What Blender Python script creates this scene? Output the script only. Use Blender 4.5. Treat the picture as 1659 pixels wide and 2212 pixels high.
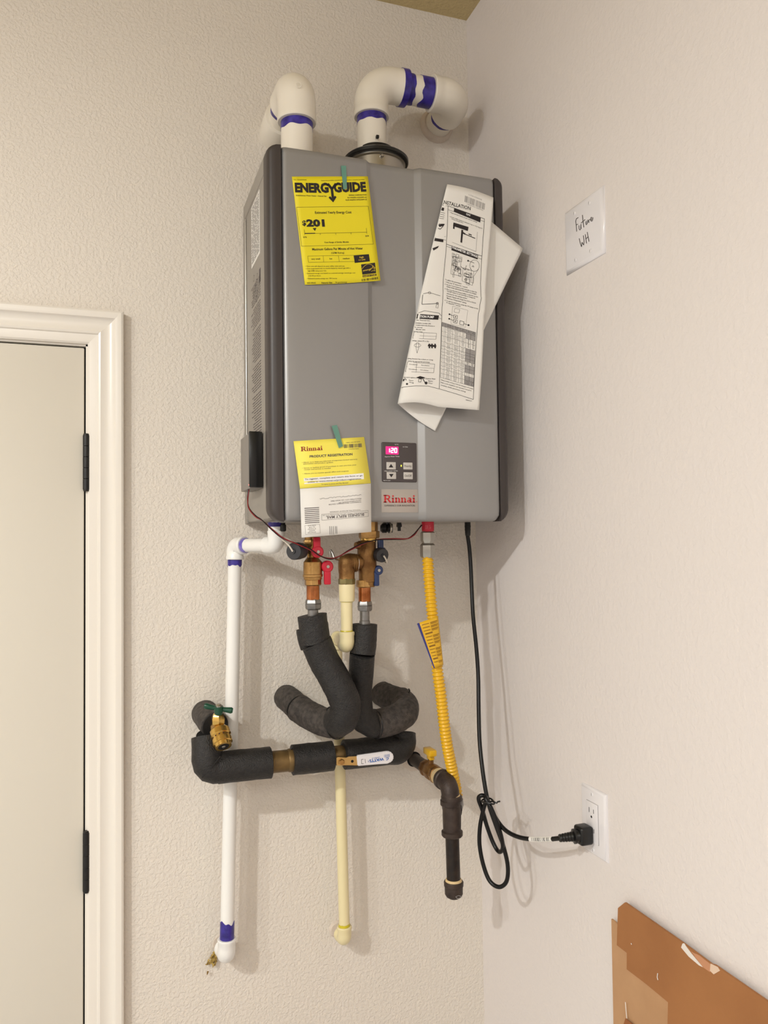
import bpy, bmesh, math, random
from mathutils import Vector, Matrix, noise
random.seed(7)
for o in list(bpy.data.objects): bpy.data.objects.remove(o)
S = bpy.context.scene
COL = S.collection
# ------------------------------------------------------------------ camera
YAW, PITCH, ROLL, FPX = 0.33556, 0.03952, -0.01337, 1696.85      # focal length in pixels of the 1659 x 2212 frame
PX, PY = 829.5, 1106.0
CAM = Vector((0, -1.63, 1.63))
_f = Vector((math.sin(YAW)*math.cos(PITCH), math.cos(YAW)*math.cos(PITCH), math.sin(PITCH)))
_r = Vector((math.cos(YAW), -math.sin(YAW), 0)); _u = _r.cross(_f)
CR = _r*math.cos(ROLL)+_u*math.sin(ROLL); CU = -_r*math.sin(ROLL)+_u*math.cos(ROLL)
cd = bpy.data.cameras.new('camera'); cam = bpy.data.objects.new('camera', cd); COL.objects.link(cam)
cam.matrix_world = Matrix(((CR.x, CU.x, -_f.x, CAM.x), (CR.y, CU.y, -_f.y, CAM.y), (CR.z, CU.z, -_f.z, CAM.z), (0, 0, 0, 1)))
cd.sensor_fit = 'VERTICAL'; cd.sensor_height = 24; cd.lens = FPX/2212*24; cd.clip_start = .02
S.camera = cam
# ------------------------------------------------------------------ light
W = bpy.data.worlds.new('world'); S.world = W; W.use_nodes = True
W.node_tree.nodes['Background'].inputs[0].default_value = (1, .93, .84, 1)
W.node_tree.nodes['Background'].inputs[1].default_value = .03
def lamp(name, loc, power, color, radius=.05):
    l = bpy.data.lights.new(name, 'POINT'); l.energy = power; l.color = color; l.shadow_soft_size = radius
    o = bpy.data.objects.new(name, l); o.location = loc; COL.objects.link(o)
def panel(name, loc, power, color, sx, sy, aim):
    l = bpy.data.lights.new(name, 'AREA'); l.shape = 'RECTANGLE'; l.size = sx; l.size_y = sy; l.energy = power; l.color = color
    o = bpy.data.objects.new(name, l); o.location = loc; COL.objects.link(o)
    o.rotation_euler = (Vector(aim)-Vector(loc)).to_track_quat('-Z', 'Y').to_euler()
def disc(name, loc, power, color, size):           # round ceiling fixture shining downwards
    l = bpy.data.lights.new(name, 'AREA'); l.shape = 'DISK'; l.size = size; l.energy = power; l.color = color
    o = bpy.data.objects.new(name, l); o.location = loc; COL.objects.link(o)
WARM = (.97, 1.0, 1.0)
lamp('ceiling_bulb_light', (-1.42, -1.85, 2.72), 23, WARM, .045); disc('ceiling_bulb_glow', (-1.42, -1.85, 2.72), 42, WARM, .09)
lamp('second_bulb_light', (-1.95, -1.75, 2.70), 12, WARM, .05); disc('second_bulb_glow', (-1.95, -1.75, 2.70), 19, WARM, .1)
lamp('far_bulb_light', (-.75, -3.6, 2.55), 16, WARM, .06)
panel('fill_panel_light', (-1.0, -3.2, 2.8), 34, WARM, 1.6, 1.2, (-.6, -2.6, 0))  # added overhead soft fill behind the camera, not an actual tube fixture
S.view_settings.view_transform = 'Standard'; S.view_settings.look = 'None'
S.view_settings.exposure = 0.0; S.view_settings.gamma = 1; S.view_settings.use_curve_mapping = False

# ------------------------------------------------------------------ helpers
def ray(px, py): return CR*((px-PX)/FPX) - CU*((py-PY)/FPX) + _f
def at(px, py, Y):                     # the point seen at a pixel on the plane y = Y
    r = ray(px, py); return CAM + r*((Y-CAM.y)/r.y)
def atx(px, py, X):
    r = ray(px, py); return CAM + r*((X-CAM.x)/r.x)
def V(*a): return Vector(a)
MAT = {}
def mat(name, col, rough=.5, metal=0, bump=0, bscale=200, var=0, vscale=40, emit=None, estr=0, coat=0, col2=None, alpha=1, trans=0, detail=3, spec=None):
    if name in MAT: return MAT[name]
    m = bpy.data.materials.new(name); m.use_nodes = True; nt = m.node_tree; b = nt.nodes['Principled BSDF']
    c = (*[((v/255+.055)/1.055)**2.4 if v > 10 else v/255/12.92 for v in col], 1)
    b.inputs['Base Color'].default_value = c; b.inputs['Roughness'].default_value = rough; b.inputs['Metallic'].default_value = metal
    if coat: b.inputs['Coat Weight'].default_value = coat
    if trans: b.inputs['Transmission Weight'].default_value = trans
    if alpha < 1: b.inputs['Alpha'].default_value = alpha
    if spec is not None: b.inputs['Specular IOR Level'].default_value = spec
    if emit: b.inputs['Emission Color'].default_value = (*emit, 1); b.inputs['Emission Strength'].default_value = estr
    tc = nt.nodes.new('ShaderNodeTexCoord')
    if var or col2:
        n = nt.nodes.new('ShaderNodeTexNoise'); n.inputs['Scale'].default_value = vscale; n.inputs['Detail'].default_value = 6
        nt.links.new(tc.outputs['Object'], n.inputs['Vector'])
        r = nt.nodes.new('ShaderNodeValToRGB'); r.color_ramp.elements[0].position = .35; r.color_ramp.elements[1].position = .65
        if col2: c2 = (*[((v/255+.055)/1.055)**2.4 if v > 10 else v/255/12.92 for v in col2], 1)
        else: c2 = (*[v*(1-var) for v in c[:3]], 1)
        r.color_ramp.elements[0].color = c; r.color_ramp.elements[1].color = c2
        nt.links.new(n.outputs['Fac'], r.inputs['Fac']); nt.links.new(r.outputs['Color'], b.inputs['Base Color'])
    if bump:
        n2 = nt.nodes.new('ShaderNodeTexNoise'); n2.inputs['Scale'].default_value = bscale; n2.inputs['Detail'].default_value = detail
        nt.links.new(tc.outputs['Object'], n2.inputs['Vector'])
        bp = nt.nodes.new('ShaderNodeBump'); bp.inputs['Strength'].default_value = 1; bp.inputs['Distance'].default_value = bump
        nt.links.new(n2.outputs['Fac'], bp.inputs['Height']); nt.links.new(bp.outputs['Normal'], b.inputs['Normal'])
    MAT[name] = m; return m

def props(o, label=None, cat=None, group=None, kind=None):
    if label: o['label'] = label
    if cat: o['category'] = cat
    if group: o['group'] = group
    if kind: o['kind'] = kind
    return o
def thing(name, label, cat, loc, group=None):
    o = bpy.data.objects.new(name, None); o.empty_display_size = .02; o.location = loc; COL.objects.link(o)
    return props(o, label, cat, group)
def part(name, bm, m, parent=None, label=None, sharp=35, smooth=True):
    me = bpy.data.meshes.new(name)
    bmesh.ops.recalc_face_normals(bm, faces=bm.faces) if not getattr(bm, '_keep', False) and smooth else None
    bm.to_mesh(me); bm.free(); me.materials.append(m)
    if smooth:
        me.polygons.foreach_set('use_smooth', [True]*len(me.polygons)); me.set_sharp_from_angle(angle=math.radians(sharp))
    o = bpy.data.objects.new(name, me); COL.objects.link(o)
    if parent:
        o.parent = parent
        if parent.type == 'EMPTY': o.matrix_parent_inverse = Matrix.Translation(-parent.location)
    if label: o['label'] = label
    return o
def struct(name, bm, m, parent=None, **k):
    o = part(name, bm, m, parent, **k); o['kind'] = 'structure'; return o
def B(): return bmesh.new()
def box(bm, a, b, bev=0, seg=2):
    a, b = Vector(a), Vector(b); t = bmesh.new()
    bmesh.ops.create_cube(t, size=1)
    c = (a+b)/2; d = b-a
    for v in t.verts: v.co = Vector((v.co.x*abs(d.x), v.co.y*abs(d.y), v.co.z*abs(d.z)))+c
    if bev: bmesh.ops.bevel(t, geom=t.edges[:]+t.verts[:], offset=bev, segments=seg, affect='EDGES', profile=.5)
    merge(bm, t); return bm
def merge(bm, t):
    me = bpy.data.meshes.new('tmp'); t.to_mesh(me); t.free(); bm.from_mesh(me); bpy.data.meshes.remove(me)
def frames(pts):
    n = len(pts); T = []
    for i in range(n):
        a = pts[max(i-1, 0)]; b = pts[min(i+1, n-1)]; t = (b-a)
        if t.length < 1e-9: t = T[-1].copy() if T else Vector((0, 0, 1))
        T.append(t.normalized())
    up = Vector((0, 0, 1)) if abs(T[0].z) < .9 else Vector((1, 0, 0))
    N = (up-T[0]*up.dot(T[0])).normalized(); out = []
    for i in range(n):
        N = (N-T[i]*N.dot(T[i])).normalized(); out.append((T[i], N, T[i].cross(N)))
    return out
def sweep(bm, pts, rad, seg=20, cap=True, jit=0):
    pts = [Vector(p) for p in pts]
    if not hasattr(rad, '__len__'): rad = [rad]*len(pts)
    fr = frames(pts); rings = []
    for p, r, (t, n, b) in zip(pts, rad, fr):
        ring = []
        for k in range(seg):
            a = 2*math.pi*k/seg
            d = n*math.cos(a)+b*math.sin(a)
            rr = r
            if jit: rr += jit*noise.noise((p+d*r)*70)+jit*.6*noise.noise((p+d*r)*190)
            ring.append(bm.verts.new(p+d*rr))
        rings.append(ring)
    for i in range(len(rings)-1):
        for k in range(seg):
            bm.faces.new((rings[i][k], rings[i][(k+1) % seg], rings[i+1][(k+1) % seg], rings[i+1][k]))
    if cap: bm.faces.new(list(reversed(rings[0]))); bm.faces.new(rings[-1])
    return bm
def cr(P, n=8):
    P = [Vector(p) for p in P]; Q = [2*P[0]-P[1]]+P+[2*P[-1]-P[-2]]; out = []
    for i in range(1, len(Q)-2):
        a, b, c, d = Q[i-1:i+3]
        for k in range(n):
            t = k/n; out.append(.5*((2*b)+(c-a)*t+(2*a-5*b+4*c-d)*t*t+(-a+3*b-3*c+d)*t**3))
    out.append(P[-1]); return out
def lathe(bm, a, b, prof, seg=28):      # prof: (fraction along a-b or metres when abs, radius)
    a, b = Vector(a), Vector(b); d = b-a
    pts = [a+d*t for t, r in prof]
    t = d.normalized(); up = Vector((0, 0, 1)) if abs(t.z) < .9 else Vector((1, 0, 0))
    n = (up-t*up.dot(t)).normalized(); bb = t.cross(n); rings = []
    for p, (_, r) in zip(pts, prof):
        rings.append([bm.verts.new(p+(n*math.cos(2*math.pi*k/seg)+bb*math.sin(2*math.pi*k/seg))*max(r, 1e-4)) for k in range(seg)])
    for i in range(len(rings)-1):
        for k in range(seg): bm.faces.new((rings[i][k], rings[i][(k+1) % seg], rings[i+1][(k+1) % seg], rings[i+1][k]))
    bm.faces.new(list(reversed(rings[0]))); bm.faces.new(rings[-1]); return bm
def vl(px, Y, prof, seg=28, bm=None, lean=0):    # upright turned piece: (pixel row, pixel width) on the plane y = Y
    bm = bm or B(); p0 = at(px, prof[0][0], Y); z = [at(px, r, Y).z for r, w in prof]
    dist = (p0-CAM).dot(_f); k = dist/FPX/2
    P = [Vector((p0.x+lean*(zz-z[0]), Y, zz)) for zz in z]
    R = [w*k for r, w in prof]; rings = []
    for p, r in zip(P, R): rings.append([bm.verts.new(p+Vector((math.cos(2*math.pi*(j+.5)/seg)*r, math.sin(2*math.pi*(j+.5)/seg)*r, 0))) for j in range(seg)])
    for i in range(len(rings)-1):
        for j in range(seg): bm.faces.new((rings[i][j], rings[i][(j+1) % seg], rings[i+1][(j+1) % seg], rings[i+1][j]))
    bm.faces.new(rings[0]); bm.faces.new(list(reversed(rings[-1]))); return bm
def elbow(bm, C, di, do, R, leg, r, rs, lip=.012, seg=28):
    C, di, do = Vector(C), Vector(di).normalized(), Vector(do).normalized()
    ang = di.angle(do); tl = R*math.tan(ang/2); s = C-di*(tl+leg); e = C+do*(tl+leg)
    nrm = (do-di*do.dot(di)).normalized(); cc = C-di*tl+nrm*R
    pts = [s, s+di*.0015, s+di*(lip), s+di*(lip+.002), C-di*tl]; rr = [rs-.0012, rs, rs, r, r]
    for k in range(1, 10):
        a = ang*k/10; pts.append(cc-nrm*R*math.cos(a)+di*R*math.sin(a)); rr.append(r)
    pts += [C+do*tl, e-do*(lip+.002), e-do*lip, e-do*.0015, e]; rr += [r, r, rs, rs, rs-.0012]
    return sweep(bm, pts, rr, seg), s, e
def prism(bm, poly, off):               # poly: 3-D points in a plane, extruded by the vector off
    vs = [bm.verts.new(Vector(p)) for p in poly]; ws = [bm.verts.new(Vector(p)+Vector(off)) for p in poly]
    bm.faces.new(vs); bm.faces.new(list(reversed(ws))); n = len(vs)
    for i in range(n): bm.faces.new((vs[i], ws[i], ws[(i+1) % n], vs[(i+1) % n]))
    return bm
def band(name, a, b, r, m, parent, jit=.25, seg=40, label=None):   # painted primer band with a ragged edge
    a, b = Vector(a), Vector(b); bm = B(); t = (b-a).normalized(); up = Vector((0, 0, 1)) if abs(t.z) < .9 else Vector((1, 0, 0))
    n = (up-t*up.dot(t)).normalized(); bb = t.cross(n); L = (b-a).length; rings = []
    for q in range(5):
        ring = []
        for k in range(seg):
            an = 2*math.pi*k/seg; d = n*math.cos(an)+bb*math.sin(an)
            e = (jit*L*noise.noise(V(a.x*50+math.cos(an)*1.6, a.z*50+math.sin(an)*1.6, 9))*1.3) if q == 4 else 0
            ring.append(bm.verts.new(a+t*(L*q/4+e)+d*(r+.0005)))
        rings.append(ring)
    for q in range(4):
        for k in range(seg): bm.faces.new((rings[q][k], rings[q][(k+1) % seg], rings[q+1][(k+1) % seg], rings[q+1][k]))
    for rg, s in ((rings[0], -1), (rings[-1], 1)):
        inner = [bm.verts.new(v.co-((v.co-a)-t*(v.co-a).dot(t)).normalized()*.0012) for v in rg]
        for k in range(seg): bm.faces.new((rg[k], rg[(k+1) % seg], inner[(k+1) % seg], inner[k]))
    return part(name, bm, m, parent, label)

# ---- flat print: text, strokes and rectangles written in sheet coordinates and laid on the sheet's surface by a function
_gc = {}
def glyph(s, bold=0):
    if (s, bold) in _gc: return _gc[(s, bold)]
    cu = bpy.data.curves.new('t', 'FONT'); cu.body = s; cu.size = 1; cu.offset = bold; cu.resolution_u = 2
    ob = bpy.data.objects.new('t', cu); me = bpy.data.meshes.new_from_object(ob)
    vs = [(v.co.x, v.co.y) for v in me.vertices]; fs = [tuple(p.vertices) for p in me.polygons]
    w = max([v[0] for v in vs] or [1]); _gc[(s, bold)] = (vs, fs, w)
    bpy.data.meshes.remove(me); bpy.data.objects.remove(ob); bpy.data.curves.remove(cu); return _gc[(s, bold)]
class Print:
    def __init__(s, f): s.f = f; s.bm = B()
    def poly(s, P):
        try: s.bm.faces.new([s.bm.verts.new(s.f(*p)) for p in P])
        except ValueError: pass
    def line(s, x0, y0, x1, y1, w=1.5, n=1):
        L = math.hypot(x1-x0, y1-y0) or 1; nx, ny = -(y1-y0)/L*w/2, (x1-x0)/L*w/2
        for k in range(n):
            a, b = k/n, (k+1)/n; ax, ay, bx, by = x0+(x1-x0)*a, y0+(y1-y0)*a, x0+(x1-x0)*b, y0+(y1-y0)*b
            s.poly([(ax-nx, ay-ny), (bx-nx, by-ny), (bx+nx, by+ny), (ax+nx, ay+ny)])
    def path(s, P, w=1.5, closed=False, n=1):
        P = list(P)+([P[0]] if closed else [])
        for a, b in zip(P, P[1:]): s.line(*a, *b, w, n)
    def quad(s, P, n=1):       # filled, cut into n strips along its first edge
        (ax, ay), (bx, by), (cx, cy), (dx, dy) = P
        for k in range(n):
            t, u = k/n, (k+1)/n
            s.poly([(ax+(bx-ax)*t, ay+(by-ay)*t), (ax+(bx-ax)*u, ay+(by-ay)*u), (dx+(cx-dx)*u, dy+(cy-dy)*u), (dx+(cx-dx)*t, dy+(cy-dy)*t)])
    def disc(s, x, y, r, ry=None, n=14): s.poly([(x+r*math.cos(2*math.pi*k/n), y+(ry or r)*math.sin(2*math.pi*k/n)) for k in range(n)])
    def ring(s, x, y, r, w=1.5, ry=None, n=18): s.path([(x+r*math.cos(2*math.pi*k/n), y+(ry or r)*math.sin(2*math.pi*k/n)) for k in range(n)], w, True)
    def text(s, t, x0, y0, x1, y1, h, bold=0, lean=0, up=None):   # baseline (x0,y0)-(x1,y1), capital height h, y grows downwards
        vs, fs, w = glyph(t, bold); dx, dy = (x1-x0)/w, (y1-y0)/w
        L = math.hypot(x1-x0, y1-y0); ux, uy = up if up else ((y1-y0)/L+lean, -(x1-x0)/L)
        bv = [s.bm.verts.new(s.f(x0+dx*a+ux*h*b/.72, y0+dy*a+uy*h*b/.72)) for a, b in vs]
        for f in fs:
            try: s.bm.faces.new([bv[i] for i in f])
            except ValueError: pass
    def bars(s, x0, y0, x1, y1, hx, hy, n=30, seed=1, fill=.55):
        R = random.Random(seed); t = 0
        ws = [R.choice((1, 1, 2, 3)) for _ in range(n*2)]; tot = sum(ws)
        for k, w_ in enumerate(ws):
            u = t+w_/tot
            if k % 2 == 0: s.poly([(x0+(x1-x0)*t, y0+(y1-y0)*t), (x0+(x1-x0)*u, y0+(y1-y0)*u), (x0+(x1-x0)*u+hx, y0+(y1-y0)*u+hy), (x0+(x1-x0)*t+hx, y0+(y1-y0)*t+hy)])
            t = u
    def done(s, name, m, parent, label=None): return part(name, s.bm, m, parent, label, smooth=False)

# ------------------------------------------------------------------ materials
def wall_mat(name, col, amp, sc=115):
    m = mat(name, col, .62, spec=.35); nt = m.node_tree; b = nt.nodes['Principled BSDF']
    tc = nt.nodes.new('ShaderNodeTexCoord')
    n1 = nt.nodes.new('ShaderNodeTexNoise'); n1.inputs['Scale'].default_value = sc; n1.inputs['Detail'].default_value = 3; n1.inputs['Distortion'].default_value = .15
    n2 = nt.nodes.new('ShaderNodeTexNoise'); n2.inputs['Scale'].default_value = 14; n2.inputs['Detail'].default_value = 2
    rp = nt.nodes.new('ShaderNodeValToRGB'); rp.color_ramp.elements[0].position = .38; rp.color_ramp.elements[1].position = .64; rp.color_ramp.interpolation = 'EASE'
    mx = nt.nodes.new('ShaderNodeMath'); mx.operation = 'MULTIPLY_ADD'; mx.inputs[1].default_value = .35
    bp = nt.nodes.new('ShaderNodeBump'); bp.inputs['Distance'].default_value = amp; bp.inputs['Strength'].default_value = 1
    L = nt.links.new
    L(tc.outputs['Object'], n1.inputs['Vector']); L(tc.outputs['Object'], n2.inputs['Vector'])
    L(n1.outputs['Fac'], rp.inputs['Fac']); L(n2.outputs['Fac'], mx.inputs[0]); L(rp.outputs['Color'], mx.inputs[2])
    L(mx.outputs[0], bp.inputs['Height']); L(bp.outputs['Normal'], b.inputs['Normal']); return m
m_wall = wall_mat('painted_orange_peel_wall', (226, 217, 206), .00065, 160)
m_wallr = wall_mat('painted_smooth_wall', (227, 219, 215), .00028, 100)
m_ceil = wall_mat('painted_ceiling', (200, 180, 134), .0009)
m_floor = mat('grey_concrete', (188, 188, 188), .7, bump=.0006, bscale=60, var=.15, vscale=5)
m_trim = mat('semi_gloss_white_trim', (232, 225, 215), .28)
m_door = mat('painted_door_cream', (218, 211, 198), .38)
m_black = mat('black_plastic', (14, 14, 14), .35)
m_blackm = mat('matte_black_metal', (12, 11, 11), .45, bump=.0002)
m_dark = mat('dark_gap', (6, 5, 5), .9)
m_silver = mat('silver_grey_enamel', (150, 148, 147), .36, .35, bump=.00003, bscale=2500)
m_side = mat('grey_enamel_side', (158, 152, 144), .42, .25)
m_strim = mat('charcoal_plastic_trim', (60, 53, 51), .42)
m_steel = mat('brushed_steel', (176, 172, 164), .28, 1)
m_steeld = mat('dull_zinc', (140, 138, 136), .38, .85, var=.2, vscale=120)
m_pvc = mat('white_pvc', (240, 238, 234), .3, coat=.2)
m_pvcv = mat('white_vent_pvc', (236, 228, 214), .33, coat=.2)
m_prim = mat('purple_primer', (64, 52, 156), .3, col2=(40, 28, 112), vscale=70)
m_priml = mat('purple_primer_light', (150, 136, 214), .3, col2=(92, 78, 180), vscale=60)
m_cpvc = mat('cream_cpvc', (232, 218, 172), .32, coat=.15)
m_yglue = mat('yellow_solvent', (206, 190, 40), .3)
m_brass = mat('yellow_brass', (184, 146, 92), .28, .9, bump=.0002, bscale=300, col2=(150, 112, 62), vscale=50)
m_bronze = mat('dull_bronze', (150, 112, 66), .42, .75, bump=.0005, bscale=350, col2=(108, 74, 40), vscale=45)
m_brassp = mat('polished_brass', (216, 178, 100), .2, .95, bump=.0002, bscale=200)
m_copper = mat('copper_tube', (190, 122, 78), .22, .95, col2=(146, 84, 46), vscale=50)
m_oldcop = mat('aged_brass_pipe', (128, 102, 62), .45, .55, col2=(98, 78, 48), vscale=40)
m_foam = mat('black_pipe_foam', (34, 31, 30), .5, bump=.0018, bscale=420, col2=(19, 17, 17), vscale=160, detail=5)
m_foamg = mat('grey_dusty_foam', (76, 69, 64), .65, bump=.0016, bscale=420, col2=(44, 39, 37), vscale=120, detail=5)
m_foamin = mat('foam_cut_face', (26, 24, 24), .8, bump=.0005, bscale=400)
m_red = mat('red_handle_plastic', (196, 28, 52), .33)
m_blue = mat('navy_handle_plastic', (28, 48, 92), .35)
m_green = mat('green_painted_handle', (16, 70, 50), .3)
m_cap = mat('dark_grey_rubber_cap', (46, 46, 50), .5)
m_strap = mat('clear_strap', (214, 204, 190), .35)
m_yell = mat('yellow_flex_coating', (228, 176, 22), .32, coat=.3)
m_iron = mat('black_iron_pipe', (40, 35, 33), .4, .5, bump=.0003, bscale=300, col2=(56, 46, 40), vscale=60)
m_malle = mat('malleable_iron_fitting', (72, 60, 54), .5, .4, bump=.0006, bscale=420, col2=(54, 44, 40), vscale=60)
m_dope = mat('pipe_dope_cream', (222, 194, 146), .6, bump=.0006, bscale=300)
m_paper = mat('white_paper', (232, 228, 222), .75)
m_papery = mat('energy_label_yellow', (230, 212, 28), .6)
m_cardy = mat('registration_card_yellow', (246, 230, 92), .6)
m_ink = mat('black_ink', (30, 22, 24), .6)
m_inkg = mat('grey_ink', (92, 84, 84), .6)
m_inkl = mat('light_grey_ink', (150, 146, 144), .6)
m_inkr = mat('red_ink', (198, 40, 44), .5)
m_inkdr = mat('dark_red_ink', (150, 24, 40), .5)
m_inkb = mat('blue_ink', (30, 90, 170), .5)
m_inky = mat('label_yellow_ink', (222, 190, 60), .5)
m_white = mat('white_ink', (240, 238, 236), .5)
m_tape = mat('teal_masking_tape', (108, 160, 142), .5, alpha=.72)
m_card = mat('brown_cardboard', (164, 110, 64), .8, col2=(155, 102, 58), vscale=9, bump=.0002, bscale=200)
m_cardl = mat('peeled_cardboard_ply', (190, 148, 108), .85, col2=(182, 140, 101), vscale=14, bump=.0003, bscale=150)
m_cardt = mat('torn_white_ply', (228, 220, 212), .85)
m_plate = mat('white_wall_plate_plastic', (230, 226, 228), .22, coat=.2)
m_cord = mat('black_cord_rubber', (9, 8, 9), .35, spec=.35)
m_wire = mat('red_wire', (128, 18, 24), .35)
m_ctrl = mat('controller_charcoal', (72, 64, 64), .4)
m_btn = mat('controller_button_grey', (196, 190, 184), .45)
m_led = mat('lit_red_display', (40, 0, 12), .3, emit=(1, .02, .22), estr=1.3)
m_digit = mat('lit_display_digits', (255, 200, 230), .3, emit=(1, .6, .8), estr=4)
m_ledr = mat('lit_red_indicator', (255, 80, 80), .3, emit=(1, .15, .12), estr=5)
m_ledy = mat('lit_amber_indicator', (220, 220, 40), .3, emit=(.9, .95, .1), estr=1.2)
m_foamy = mat('yellow_expanding_foam', (206, 176, 92), .8, bump=.002, bscale=220, col2=(120, 92, 50), vscale=90)
m_patch = mat('wall_patch_compound', (214, 200, 186), .8, bump=.002, bscale=120)

# ------------------------------------------------------------------ setting
XR, ZC = .79, 2.854
DX, DZ = -.0475, 2.0205                      # hinge side and top of the door slab
bm = B()
prism(bm, [(DX+.003, 0, 0), (XR+.1, 0, 0), (XR+.1, 0, ZC), (-3.2, 0, ZC), (-3.2, 0, 0), (DX-.92, 0, 0), (DX-.92, 0, DZ+.003), (DX+.003, 0, DZ+.003)], (0, .12, 0)); struct('wall_back', bm, m_wall, smooth=False)
bm = B(); box(bm, (XR, -5, 0), (XR+.12, 0, ZC)); struct('wall_right', bm, m_wallr, smooth=False)
bm = B(); box(bm, (-3.32, -5, 0), (-3.2, .12, ZC)); struct('wall_left', bm, m_wallr, smooth=False)
bm = B(); box(bm, (-3.32, -5.12, 0), (XR+.12, -5, ZC)); struct('wall_front', bm, m_wallr, smooth=False)
bm = B(); box(bm, (-3.32, -5.12, ZC), (XR+.12, .12, ZC+.1)); struct('ceiling', bm, m_ceil, smooth=False)
bm = B(); box(bm, (-3.32, -5.12, -.1), (XR+.12, .12, 0)); struct('floor', bm, m_floor, smooth=False)
# door slab with its hinges, jamb and moulded casing
bm = B(); box(bm, (DX-.915, -.001, .01), (DX-.0012, .036, DZ-.0015), .0015)
door = struct('door_1', bm, m_door)
bm = B(); box(bm, (DX-.0012, .002, .01), (DX-.0006, .03, DZ-.002)); part('door_edge', bm, m_door, door)
for (y0, y1) in ((940, 1058), (1798, 1925)):
    za, zb = at(187, y0, -.008).z, at(187, y1, -.008).z; xh = at(186.3, y0, -.008).x
    bm = B(); n = 5
    for k in range(n):
        a = za+(zb-za)*k/n; b_ = za+(zb-za)*(k+1)/n
        lathe(bm, (xh, -.0075, a), (xh, -.0075, b_), [(0, .0056), (.03, .0063), (.97, .0063), (1, .0056)], 16)
    lathe(bm, (xh, -.0075, za+.003), (xh, -.0075, zb-.003), [(0, .0045), (.01, .0055), (.99, .0055), (1, .0045)], 16)
    h = part('hinge', bm, m_blackm, door, 'black hinge barrel with five knuckles')
    bm = B(); box(bm, (xh-.003, -.004, zb), (xh+.0075, -.001, za), .0006); part('hinge_leaf', bm, m_blackm, h)
bm = B(); box(bm, (DX+.0022, -.0005, 0), (DX+.012, .12, DZ+.012)); box(bm, (DX-.93, -.0005, DZ+.0022), (DX+.012, .12, DZ+.012))
struct('trim_1', bm, m_trim, smooth=False)
bm = B(); box(bm, (DX-.0012, .012, 0), (DX+.0024, .035, DZ+.002)); box(bm, (DX-.92, .012, DZ-.0015), (DX+.0024, .035, DZ+.0024)); part('gap_shadow_strip', bm, m_dark, door, smooth=False)
CW = .0665                                       # casing 2 1/2 in wide, stepped profile
prof = [(0, 0), (0, .006), (.003, .0085), (.010, .0095), (.018, .0098), (.020, .0125), (.0235, .0135), (.030, .0118), (.037, .0112), (.044, .0118), (.049, .0145), (.051, .0172), (.056, .0182), (.062, .0182), (CW-.001, .0165), (CW, .0135), (CW, 0)]
prof = [(u, d*1.2) for u, d in prof]
x0, z0 = DX+.006, DZ+.0055
bm = B(); prev = None; lo = []; hi = []
for u, d in prof: lo.append(bm.verts.new((x0+u, -d, 0))); hi.append(bm.verts.new((x0+u, -d, z0+u)))
for k in range(len(prof)-1): bm.faces.new((lo[k], lo[k+1], hi[k+1], hi[k]))
struct('trim_2', bm, m_trim, sharp=28)
bm = B(); lo = []; hi = []
for u, d in prof: lo.append(bm.verts.new((DX-.925-u, -d, z0+u))); hi.append(bm.verts.new((x0+u, -d, z0+u)))
for k in range(len(prof)-1): bm.faces.new((lo[k], lo[k+1], hi[k+1], hi[k]))
struct('trim_3', bm, m_trim, sharp=28)
bm = B(); lo = []; hi = []
for u, d in prof: lo.append(bm.verts.new((DX-.925-u, -d, 0))); hi.append(bm.verts.new((DX-.925-u, -d, z0+u)))
for k in range(len(prof)-1): bm.faces.new((lo[k], lo[k+1], hi[k+1], hi[k]))
struct('trim_4', bm, m_trim, sharp=28)

# ------------------------------------------------------------------ tankless water heater
YF = -.2775; XL, XH = .2635, .7325; ZB, ZT = 1.6695, 2.342
heater = thing('water_heater', 'large silver grey tankless water heater box with charcoal side trims mounted on the back wall', 'water heater', ((XL+XH)/2, -.01, ZB))
bm = B(); box(bm, (XL+.0015, -.242, ZB+.006), (XH-.0015, -.004, ZT-.004), .004)
body = part('body_case', bm, m_side, heater)
bm = B(); box(bm, (XL, -.245, ZT-.036), (XH, -.003, ZT-.003), .003); part('top_cap', bm, m_side, heater)
bm = B(); box(bm, (XL-.0005, -.026, ZB+.004), (XL+.006, -.002, ZT-.036), .0015); part('back_flange', bm, m_side, heater); bm = B(); box(bm, (XH-.006, -.026, ZB+.004), (XH+.0005, -.002, ZT-.036), .0015); part('back_flange', bm, m_side, heater)
bm = B(); sweep(bm, [(XL+.0003, -.0275, ZB+.12), (XL+.0003, -.0275, ZT-.04)], .0013, 8); part('panel_edge', bm, m_steel, heater)
# front cover: outer fields proud, middle field recessed, edges rolled back
xs = [(.2885, .010), (.2895, .004), (.2925, .0010), (.297, 0), (.3355, -.0005), (.4455, 0), (.4475, .001), (.4555, .0085), (.458, .0092), (.5425, .0092), (.5445, .0085), (.5535, .001), (.556, 0), (.66, -.0005), (.7015, 0), (.706, .001), (.709, .004), (.710, .010)]
zs = [(ZB, .014), (ZB+.0006, .008), (ZB+.004, .0028), (ZB+.011, .0003), (ZB+.02, 0), (ZT-.014, 0), (ZT-.006, .0012), (ZT-.0015, .005), (ZT, .012)]
bm = B(); G = []
for z, dz in zs:
    row = []
    for x, dx in xs:
        xx = x
        if z < ZB+.012 and x > .69: xx = .69+(x-.69)*(.62+.38*min(1, (z-ZB)/.012))
        row.append(bm.verts.new((xx, YF+dx+dz, z)))
    G.append(row)
for i in range(len(zs)-1):
    for j in range(len(xs)-1): bm.faces.new((G[i][j], G[i][j+1], G[i+1][j+1], G[i+1][j]))
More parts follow.
